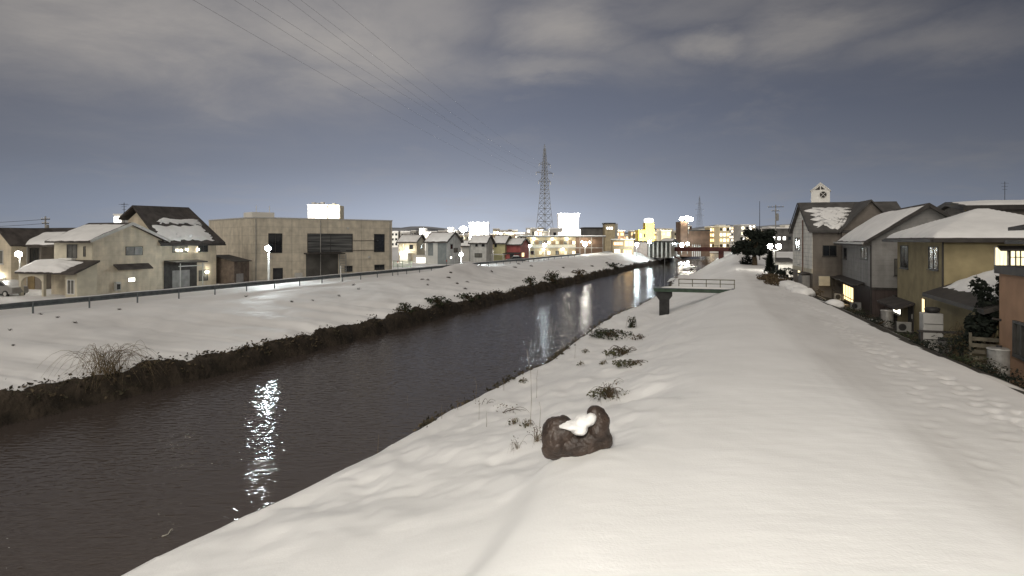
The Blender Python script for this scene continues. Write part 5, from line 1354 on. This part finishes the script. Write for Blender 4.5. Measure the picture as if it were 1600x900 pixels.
def arching(mb, c, n, reach, rise, r, rnd, mi=0, leafy=None, spread=1.0, dirn=None, leafsize=.05, lmi=1):
    """thin stems that rise and droop back to the snow"""
    for i in range(n):
        a = rnd.uniform(0, 2*math.pi) if dirn is None else dirn + rnd.gauss(0, spread)
        L = reach*rnd.uniform(.45,1.1); H = rise*rnd.uniform(.5,1.1)
        st = Vector(c) + Vector((rnd.gauss(0,.12), rnd.gauss(0,.12), -.1))*reach
        pts = []
        cur = rnd.gauss(0,.5)
        for k in range(9):
            t = k/8; aa = a + cur*t
            pts.append(st + Vector((math.cos(aa)*L*t, math.sin(aa)*L*t, .1*reach + H*4*t*(1-t*.82)*(1-.12*k/8) - t*t*H*.9)))
        mb.tube(pts, [r*(1-.75*k/8) for k in range(9)], 4, mi)
        if leafy:
            for k in range(leafy):
                t = rnd.uniform(.25,1); q = pts[min(8, int(t*8))] + Vector((rnd.gauss(0,1),rnd.gauss(0,1),rnd.gauss(0,1)))*leafsize
                a1 = Vector((rnd.gauss(0,1),rnd.gauss(0,1),rnd.gauss(0,1))).normalized(); b1 = a1.orthogonal().normalized(); s_ = leafsize*rnd.uniform(.6,1.5)
                mb.add([q-a1*s_, q+b1*s_*.4, q+a1*s_, q-b1*s_*.4], [(0,1,2,3)], lmi)

def ground_hit(px, py):
    """survey: where the sight line of a photo pixel meets the ground sheet"""
    Y = 6.0*1.004**np.arange(1000)
    x = (px-800)/F*Y; z = EYE-(py-HZ)/F*Y
    g = profile(Y, TAN*Y-x)[0]
    k = int(np.argmax(z <= g)) if (z <= g).any() else len(Y)-1
    return Vector((float(x[k]), float(Y[k]), float(g[k])))

rnd = random.Random(11)
def bush(name, label, cat, p, stems, reach, rise, r, leaves, lsize, rad, lm, sm=M_brown_twig, group=None, dirn=None, spread=1.0, seed=0, hole=.35):
    rr = random.Random(seed*7+3); o = thing(name, label, cat, p, 0, group)
    mb = MB(); arching(mb, (0,0,0), stems, reach, rise, r, rr, dirn=dirn, spread=spread); mb.build('stems', sm, o, fix=False) if stems else None
    if leaves:
        mb = MB(); leaf_cloud(mb, (0,0,rad[2]*.55), rad, leaves, lsize, rr, hole=hole); mb.build('foliage', lm, o, fix=False)
    return o
# shrubs pressed down by snow on the near slope
px = ground_hit
bush('flattened_shrub', 'wide dark green shrub flattened by snow at the water edge below the jetty', 'shrub', px(952,527), 26, 1.5, .45, .02, 900, .085, (1.5,1.2,.34), M_leafd, seed=1)
bush('upright_shrub', 'small twiggy upright shrub above the wide flattened one', 'shrub', px(988,512), 9, .5, .9, .018, 160, .09, (.35,.35,.5), M_leafd, seed=2)
bush('twiggy_shrub', 'brown twiggy shrub poking out beside the upright one on the slope', 'shrub', px(1001,530), 9, .9, .35, .016, 130, .07, (.8,.5,.25), M_leafb, seed=12)
bush('cage_shrub', 'arched shrub with snow inside its stems below the wide flattened one', 'shrub', px(973,555), 30, 1.15, .5, .016, 320, .07, (1.0,.6,.22), M_leafo, seed=3)
bush('creeping_shrub', 'low creeping olive shrub with one long runner on the snow slope', 'shrub', px(985,572), 14, 1.0, .22, .014, 260, .065, (.75,.5,.16), M_leafo, seed=4, dirn=.3, spread=.9)
bush('dome_shrub', 'dome of bent stems and olive leaves just above the boulder', 'shrub', px(951,622), 46, .72, .42, .010, 330, .045, (.66,.42,.2), M_leafo, seed=5)
bush('bent_stem', 'single long bent stem arching over the snow above the dome shrub', 'plant', px(956,603), 2, .85, .25, .010, 10, .04, (.3,.3,.2), M_leafb, seed=6, dirn=.1, spread=.1)
for i, (qx, qy, lab) in enumerate(((915,551,'small dark tuft in the snow upslope of the reeds'),(907,571,'tiny brown tuft with a dead leaf on the middle slope'),(942,570,'small olive tuft between the brown tuft and the creeping shrub'),(817,598,'dark tuft with a pointed stem near the water edge'),(803,663,'dark leafy tuft beside the thorny runner'),(823,667,'small dark tuft under the thorny runner'))):
    bush('grass_tuft', lab, 'tuft', px(qx,qy), 10, .28, .24, .007, 60, .04, (.22,.2,.12), M_leafo, sm=M_twig, seed=20+i)
bush('thorny_runner', 'long thorny runner looping over the snow beside the boulder', 'plant', px(792,644), 4, 1.5, .28, .011, 40, .04, (.5,.4,.2), M_leafb, seed=31, dirn=-.5, spread=.25)
bush('looping_stem', 'pair of dry looping stems on the snow near the water edge', 'plant', px(757,632), 3, .8, .25, .010, 12, .04, (.4,.3,.15), M_leafb, seed=32, dirn=.1, spread=.3)
bush('dry_bramble', 'pale dry bramble leaning against the boulder', 'plant', px(838,690), 16, .42, .4, .006, 40, .035, (.3,.25,.3), M_leafb, sm=M_twig, seed=33)
bush('dry_bramble', 'faint dry weed standing below the thorny runner', 'plant', px(808,702), 8, .3, .35, .005, 24, .028, (.22,.2,.25), M_leafb, sm=M_twig, seed=34)
# single reeds
reeds = [(636,672,55),(590,708,30),(743,628,38),(748,656,34),(760,668,26),(828,668,120),(838,622,45),(787,610,20),(843,668,40),(872,553,22),(868,556,18),(690,655,22),(715,640,18),(884,545,16),(898,560,26)]
for i, (qx, qy, hpx) in enumerate(reeds):
    p = px(qx, qy); hh = hpx/F*p.y
    pts = [(0,0,-.15),(.02*hh,0,hh*.35),(.02*hh+.02*math.sin(i),.01,hh*.7),(.05*math.sin(i*2.3)*hh+.01,0,hh)]
    tag(MB().tube(pts, [.0075,.006,.005,.003], 5).build('reed_stalk', M_twig, loc=p), 'thin dry reed stalk standing in the snow near the water edge', 'reed', 'thin dry reed stalks along the near water edge')
# undergrowth along both water edges
def fringe(name, side, Y0, Y1, n, seed, hmax):
    rr = random.Random(seed); mb = MB()
    Ya = np.array([Y0*(Y1/Y0)**rr.random() for i in range(n)]); z_ = np.zeros(n)
    if side == 'L': C = ip(Ya, T_L) + 1.1*fbm(Ya*.45, z_, 5, 4) + np.array([rr.uniform(.1,.9) for i in range(n)])
    else: C = ip(Ya, T_R) + .5*fbm(Ya*.35, z_, 3, 3) + np.array([rr.uniform(-.05,.5) for i in range(n)])
    G = profile(Ya, C)[0]
    for i in range(n):
        Y = float(Ya[i]); c = float(C[i])
        g = mn.noise(Vector((Y*.22, seed, 0)))
        if g < -.15 and rr.random() < .8: continue
        b = Vector((TAN*Y-c, Y, float(G[i])))
        hh = hmax*rr.uniform(.3,1)*(.6+g)*(.55 if Y < 48 else 1)
        if side == 'R': hh *= .6
        lean = Vector((rr.gauss(.15,.4)*(1 if side == 'L' else -1), rr.gauss(0,.4), 0))*hh
        m_ = 0 if rr.random() < .55 else 1
        mb.tube([b-Vector((0,0,.1)), b+lean*.4+Vector((0,0,hh*.6)), b+lean+Vector((0,0,hh*(.8+.3*rr.random())))], [.012+.0002*Y, .010, .004], 3, m_)
        if rr.random() < .75:
            q = b+lean*rr.uniform(.2,.9)+Vector((0,0,hh*rr.uniform(.1,.8))); s_ = rr.uniform(.05,.13)
            for k in range(4):
                a1 = Vector((rr.gauss(0,1),rr.gauss(0,1),rr.gauss(0,.7))).normalized(); b1 = a1.orthogonal()
                qq = q + Vector((rr.gauss(0,.15),rr.gauss(0,.15),rr.gauss(0,.1)))
                mb.add([qq-a1*s_, qq+b1*s_*.4, qq+a1*s_, qq-b1*s_*.4], [(0,1,2,3)], m_+0)
    return tag(mb.build(name, [mat('bank_growth_dark', (.04,.034,.02), .9, .3, 4), mat('bank_growth_brown', (.085,.065,.04), .9, .3, 4)], fix=False), kind='stuff')
fringe('bank_undergrowth', 'L', 26, 215, 1300, 3, .30)
fringe('edge_weeds', 'R', 24, 120, 900, 4, .55)
# single shrubs on the far bank
fb = [(165,575,'broad bare willow shrub bent over the far bank',90,2.5,1.5,.011,160,.05,(1.3,.9,.35)),
      (630,482,'dark spiky shrub on the far bank below the mound',22,.8,1.0,.02,240,.12,(.7,.5,.55)),
      (683,474,'rounded dark green shrub on the far bank with dry stalks',16,.8,.9,.02,420,.13,(1.3,.7,.5)),
      (730,455,'pair of low dark shrubs midway along the far bank',14,.8,.7,.02,300,.14,(1.4,.7,.45)),
      (862,437,'small leaning tree like shrub with a bare crooked trunk on the far bank',26,1.6,1.9,.035,420,.17,(1.5,1.1,.9)),
      (828,437,'thin dark shrub next to the crooked one on the far bank',14,1.2,1.2,.03,260,.16,(1.0,.8,.7)),
      (905,432,'round brown shrub on the far bank past the crooked one',14,1.2,.9,.03,320,.18,(1.6,1.0,.7)),
      (960,420,'low dark shrub on the far bank before the bend',12,1.2,.9,.03,320,.2,(1.8,1.1,.7))]
for i, (qx, qy, lab, st, re, ri, r_, nl, ls, rad) in enumerate(fb):
    Yv = 26*1.003**np.arange(900); cv = ip(Yv, T_L)+.8
    k = int(np.argmax(800 + F*(TAN*Yv-cv)/Yv >= qx)); Y = float(Yv[k]); c = float(cv[k])
    p = gzc(c, Y)
    bush('bank_shrub', lab, 'shrub', p, st, re, ri, r_, nl, ls, rad, M_leafd if i not in (0,6) else M_leafb, sm=M_twig if i == 0 else M_brown_twig, seed=50+i)
# dark clods and tufts that break the snow of the far slope
spots = [(64,492),(90,497),(186,484),(384,464),(489,470),(552,446),(560,452),(660,437),(668,438),(668,446),(704,427),(714,444),(727,452),(810,413),(804,418),(830,416),(768,425),(730,441),(117,505),(530,463),(456,472),(925,416),(948,411),(700,434),(880,419),(15,517),(20,540)]
for i, (qx, qy) in enumerate(spots):
    p = ground_hit(qx, qy); s_ = .0022*p.y
    rr = random.Random(90+i)
    o = thing('earth_clod', 'dark clod of earth and dead grass breaking through the snow of the far slope', 'clod', p, rr.uniform(0,3), 'dark clods scattered over the far snow slope')
    mb = MB().sphere((0,0,-.02), (s_*rr.uniform(1,1.9), s_*rr.uniform(.7,1.2), s_*.55), 9, 6)
    for j in range(len(mb.v)): 
        v = Vector(mb.v[j]); mb.v[j] = tuple(v*(1+.5*mn.noise(v*9+Vector((i,0,0)))))
    arching(mb, (0,0,0), 8, s_*2.2, s_*1.2, .008, rr)
    mb.build('clod', M_soil, o, fix=False)
# --- trees by the near houses
def tree(name, label, p, trunk_h, r0, crown, n, size, lm, seed, limbs=7, sparse=.4, cat='tree'):
    rr = random.Random(seed); o = thing(name, label, cat, p, 0)
    top = trunk_h + crown[2]*1.2; mb = MB()
    mb.tube([(0,0,-.4),(.05,.03,trunk_h*.5),(-.04,.02,trunk_h),(.03,0,top*.8)], [r0*1.2, r0, r0*.8, r0*.2], 10)
    for k in range(limbs):
        a = 2*math.pi*k/limbs+rr.random(); z = trunk_h*rr.uniform(.75,1.3); e = Vector((math.cos(a)*crown[0]*.7, math.sin(a)*crown[1]*.7, z+crown[2]*rr.uniform(.2,.9)))
        mb.tube([(0,0,z), Vector((0,0,z)).lerp(e,.5)+Vector((0,0,.25)), e], [r0*.4, r0*.28, r0*.08], 6)
    mb.build('trunk', M_brown_twig, o, fix=False)
    mb = MB(); cz = trunk_h+crown[2]*.75
    leaf_cloud(mb, (0,0,cz), (crown[0]*.8, crown[1]*.8, crown[2]*.75), n//5, size, rr, hole=sparse)
    for k in range(15):
        a = rr.random()*6.28; q = rr.uniform(.4,1.0)
        leaf_cloud(mb, (math.cos(a)*crown[0]*q, math.sin(a)*crown[1]*q, cz+crown[2]*rr.uniform(-.6,.75)), (crown[0]*rr.uniform(.22,.42), crown[1]*.36, crown[2]*rr.uniform(.18,.32)), n//18, size, rr, hole=sparse)
    mb.build('crown', lm, o, fix=False)
    return o
def at(px_, Y, dz=0):
    p = P(px_, HZ, Y); p.z = gz(p.x, p.y)+dz; return p
tree('dark_tree', 'broad dark evergreen tree at the edge of the near levee beyond the houses', at(1179,112), 1.7, .42, (3.1,2.8,2.7), 6500, .27, M_conif, 3, sparse=.28)
bush('dark_shrub', 'round dark shrub at the foot of the broad dark tree', 'shrub', at(1168,115), 8, .9, 1.0, .03, 700, .2, (1.3,1.1,.95), M_conif, seed=71)
def conifer(label, p, hh, r, n, seed):
    rr = random.Random(seed); o = thing('conifer', label, 'tree', p, 0)
    mb = MB().tube([(0,0,-.3),(0,0,hh*.95)], [r*.12, r*.02], 8); mb.build('trunk', M_brown_twig, o)
    mb = MB()
    for k in range(n):
        t = rr.random()**.8; a = rr.random()*6.283; rad = r*(1-t*.85)*(.75+.35*math.sin(a*3+t*9))*rr.random()**.35; z = .15+t*hh*.95
        q = Vector((math.cos(a)*rad, math.sin(a)*rad, z)); d = Vector((math.cos(a), math.sin(a), .5+.4*rr.random())); s_ = r*.2*rr.uniform(.6,1.4); b = d.orthogonal().normalized()
        mb.add([q-d*s_, q+b*s_*.35, q+d*s_, q-b*s_*.35], [(0,1,2,3)])
    mb.build('crown', M_conif, o, fix=False)
conifer('small pointed conifer standing before the glowing white shed', at(1203,84), 2.9, .8, 1500, 5)
bush('dark_hedge_shrub', 'dark spreading shrub between the conifer and the clapboard ended house', 'shrub', at(1226,78), 10, 1.2, .8, .03, 900, .15, (2.0,1.3,.8), M_conif, seed=72)
bush('withered_hedge', 'brown withered hedge bush at the levee edge below the conifer', 'shrub', at(1207,70), 40, 1.6, .8, .012, 1500, .10, (1.4,2.4,.45), M_leafb, seed=73)
bush('withered_hedge', 'brown withered hedge bush with snow on it beside the clapboard ended house', 'shrub', at(1219,63), 40, 1.5, .7, .012, 1300, .10, (1.2,2.4,.42), M_leafb, seed=74)
bush('withered_hedge', 'brown withered hedge bush at the bend of the levee edge near the meter cabinet', 'shrub', at(1262,56.5), 30, 1.3, .6, .012, 900, .09, (1.1,1.8,.36), M_leafb, seed=75)
def snow_lump(label, p, r, seed, group=None):
    mb = MB().sphere((0,0,0), r, 20, 12)
    for j in range(len(mb.v)):
        v = Vector(mb.v[j]); mb.v[j] = tuple(v*(1+.3*mn.noise(v*1.4+Vector((seed,0,0))) + .12*mn.noise(v*4+Vector((0,seed,0)))))
    return tag(mb.build('snow_heap', M_snow, smooth=True, loc=p), label, 'snow heap', group)
for i, (qx, Y, r) in enumerate(((1236,60.5,(1.0,1.5,.5)),(1247,57,(.9,1.2,.5)),(1256,54,(.9,1.2,.45)),(1303,46.5,(.6,.9,.3)))):
    snow_lump(('snow heap lying over the withered hedge beside the clapboard ended house','snow heap with a notch beside the withered hedge','snow heap nearest the meter cabinet at the levee edge','low snow heap before the warm lit window of the grey house','smooth snow heap before the mustard house door','low snow heap in front of the slim shiny tank')[i], at(qx, Y, .12), r, i*3.3)
# shrubs and dead weeds along the foot of the levee before the houses
ys_ = [(1330,47.5,'low dark shrub under the grey house porch',(1.2,1.2,.4)),(1352,44,'dark shrub mixed with snow beside the slim shiny tank',(1.2,1.0,.42)),(1372,40.5,'snow dusted shrub in front of the slim shiny tank',(.9,.9,.4)),
       (1424,34,'dark weeds below the dark door of the mustard house',(1.3,1.1,.45)),(1443,29.3,'dark weeds at the foot of the water heater',(1.0,.8,.28)),(1487,27.6,'round black shrub before the mustard annex',(.85,.7,.8)),
       (1512,25.6,'low dark weeds before the slat fence',(1.2,.9,.4)),(1552,24.0,'dark weeds at the foot of the stout drum tank',(1.0,.8,.4)),(1590,22.6,'dark weeds along the orange house wall',(1.2,.9,.35)),(1300,52.5,'dark leafless weeds below the meter cabinet',(1.6,1.2,.4))]
for i, (qx, Y, lab, rad) in enumerate(ys_):
    bush('yard_shrub', lab, 'shrub', at(qx, Y), 14, rad[0]*1.0, rad[2]*.8, .010, 560, .06, (rad[0], rad[1], rad[2]*(.6 if i != 5 else 1)), (M_leafd, M_conif, M_conif)[i % 3], seed=80+i)
tree('yard_tree', 'black evergreen tree filling the gap between the annex and the orange house', at(1549,27.9), 1.2, .16, (.85,.8,1.75), 3400, .11, M_conif, 9, sparse=.18)
bush('yard_bush', 'thin leafy bush reaching over the annex wall', 'shrub', at(1508,28.6,.8), 16, .8, 1.2, .014, 260, .08, (.8,.5,.5), M_leafo, seed=95)

# --- boulder with its snow cap
def boulder():
    p = ground_hit(904, 712)
    o = thing('boulder', 'big dark brown boulder with a saddle of snow on top', 'boulder', p, 0)
    k = p.y/F
    def L(px_, py_): return ((px_-904)*k, (712-py_)*k)
    mb = MB()
    lob = [((868,688),(20,24,34)),((880,676),(21,22,24)),((900,700),(34,24,22)),((922,694),(24,24,24)),((936,676),(20,24,32)),((932,655),(15,17,19)),((944,690),(14,20,20)),((858,705),(10,16,14)),((927,650),(8,10,13))]
    for (c, r) in lob:
        x, z = L(*c); mb.sphere((x, .18, z), (r[0]*k, r[1]*k, r[2]*k), 24, 16)
    r_ = mb.build('rock', mat('wet_brown_rock', (.058,.038,.028), .45, .25, 3.5, bump=.03, bscale=18, spec=.5, rgb2=(.027,.018,.014)), o)
    rm = r_.modifiers.new('fuse', 'REMESH'); rm.mode = 'VOXEL'; rm.voxel_size = .022
    bpy.context.view_layer.update()
    me = bpy.data.meshes.new_from_object(r_.evaluated_get(bpy.context.evaluated_depsgraph_get()))
    r_.modifiers.clear(); me.materials.clear(); me.materials.append(MATS['wet_brown_rock'])
    for it in range(1):
        bm = bmesh.new(); bm.from_mesh(me)
        for _ in range(3): bmesh.ops.smooth_vert(bm, verts=bm.verts, factor=.5, use_axis_x=True, use_axis_y=True, use_axis_z=True)
        for v in bm.verts:
            n_ = v.co; dsp = .06*mn.noise(n_*2.6) + .022*(abs(mn.noise(n_*4.2+Vector((3,1,0))))-.2) - .05*max(0,.12-abs(mn.noise(n_*3.1+Vector((7,2,5)))))*8*.3 + .012*mn.noise(n_*11) + .006*mn.noise(n_*27)
            v.co = v.co + v.normal*dsp
        bm.to_mesh(me); bm.free()
    r_.data = me
    for f in me.polygons: f.use_smooth = True
    mb = MB()
    for (c, r) in (((897,664),(22,22,7)),((914,657),(16,20,9)),((882,665),(11,15,4)),((905,670),(13,22,8)),((924,652),(8,14,6))):
        x, z = L(*c); mb.sphere((x, -.02, z), (r[0]*k, r[1]*k, r[2]*k), 20, 12)
    s_ = mb.build('snow_cap', M_snow, o)
    rm = s_.modifiers.new('fuse', 'REMESH'); rm.mode = 'VOXEL'; rm.voxel_size = .02; sm = s_.modifiers.new('soft', 'SMOOTH'); sm.factor = .7; sm.iterations = 22
    bpy.context.view_layer.update()
    me = bpy.data.meshes.new_from_object(s_.evaluated_get(bpy.context.evaluated_depsgraph_get())); s_.modifiers.clear(); s_.data = me
    for v in me.vertices: v.co = v.co + v.normal*(.035*mn.noise(v.co*5) + .012*mn.noise(v.co*14))
    me.materials.clear(); me.materials.append(M_snow)
    for f in me.polygons: f.use_smooth = True
    # snow drifted against its foot
boulder()

# --- jetty with railing on the near bank
Yj = 58.5
jp = P(1038, 490, Yj); gzj = gz(jp.x, jp.y)
o = thing('water_gauge_jetty', 'small green steel jetty with a railing carried on one dark T shaped pier', 'jetty', (jp.x, jp.y, 0), -TH)
zt = EYE-(449-HZ)/F*Yj; M_green = mat('green_girder', (.045,.075,.05), .5, .2, 2); M_pier = mat('dark_concrete', (.042,.042,.041), .85, .2, 1.5, bump=.01)
Lj = 6.1
mb = MB(); mb.box(-.9, Lj, -.55, -.42, zt-.36, zt-.06); mb.box(-.9, Lj, .42, .55, zt-.36, zt-.06); mb.build('girder', M_green, o)
mb = MB(); mb.box(-.95, Lj, -.62, .62, zt-.06, zt); mb.build('deck', M_steel, o)
snow_blanket([(-.5,-.6,zt),(-.5,.6,zt),(Lj,.6,zt),(Lj,-.6,zt)], t=.1, seed=7, rag=.02).build('snow_cover', M_snow, o, smooth=True, fix=False)
mb = MB(); mb.extrude([(-.42,-.4,-1.5),(.42,-.4,-1.5),(.42,-.4,zt-1.15),(.68,-.4,zt-.8),(.68,-.4,zt-.36),(-.68,-.4,zt-.36),(-.68,-.4,zt-.8),(-.42,-.4,zt-1.15)], (0,.8,0)); mb.build('pier', M_pier, o, bevel=.02)
M_rail = mat('olive_rail', (.12,.115,.07), .55, .15, 3)
mb = MB(); mb.bar((1.2,.5,zt+.75),(Lj,.5,zt+.75),.08); mb.bar((1.2,.5,zt+.38),(Lj,.5,zt+.38),.06); rl = mb.build('railing', M_rail, o)
for k in range(5): mb = MB(); x = 1.25+(Lj-1.3)*k/4; mb.box(x-.035,x+.035,.465,.535,zt-.05,zt+.75); mb.build('post', M_rail, rl)
mb = MB(); mb.tube([(.0,.3,zt),(.0,.3,zt+3.4)], .022, 6); mb.build('gauge_rod', mat('thin_rod',(.2,.2,.2),.5), o)

# --- pale twig lying in the water near the viewer
p = P(266, 838, EYE/(.463)); p.z = 0
rr = random.Random(2); o = thing('drift_branch', 'pale bent branch sticking out of the dark river water', 'branch', p)
mb = MB().tube([(-.32,0,-.12),(-.2,0,.0),(-.06,.02,.05),(.0,.02,.16),(.06,.0,.2)], [.02,.018,.014,.011,.007], 6); mb.build('branch', mat('bleached_wood',(.33,.31,.26),.8,.15,6), o)
mb = MB().tube([(.0,.02,.16),(.05,.05,.14)], [.009,.004], 5); mb.build('twig', mat('bleached_wood',(.33,.31,.26)), o)
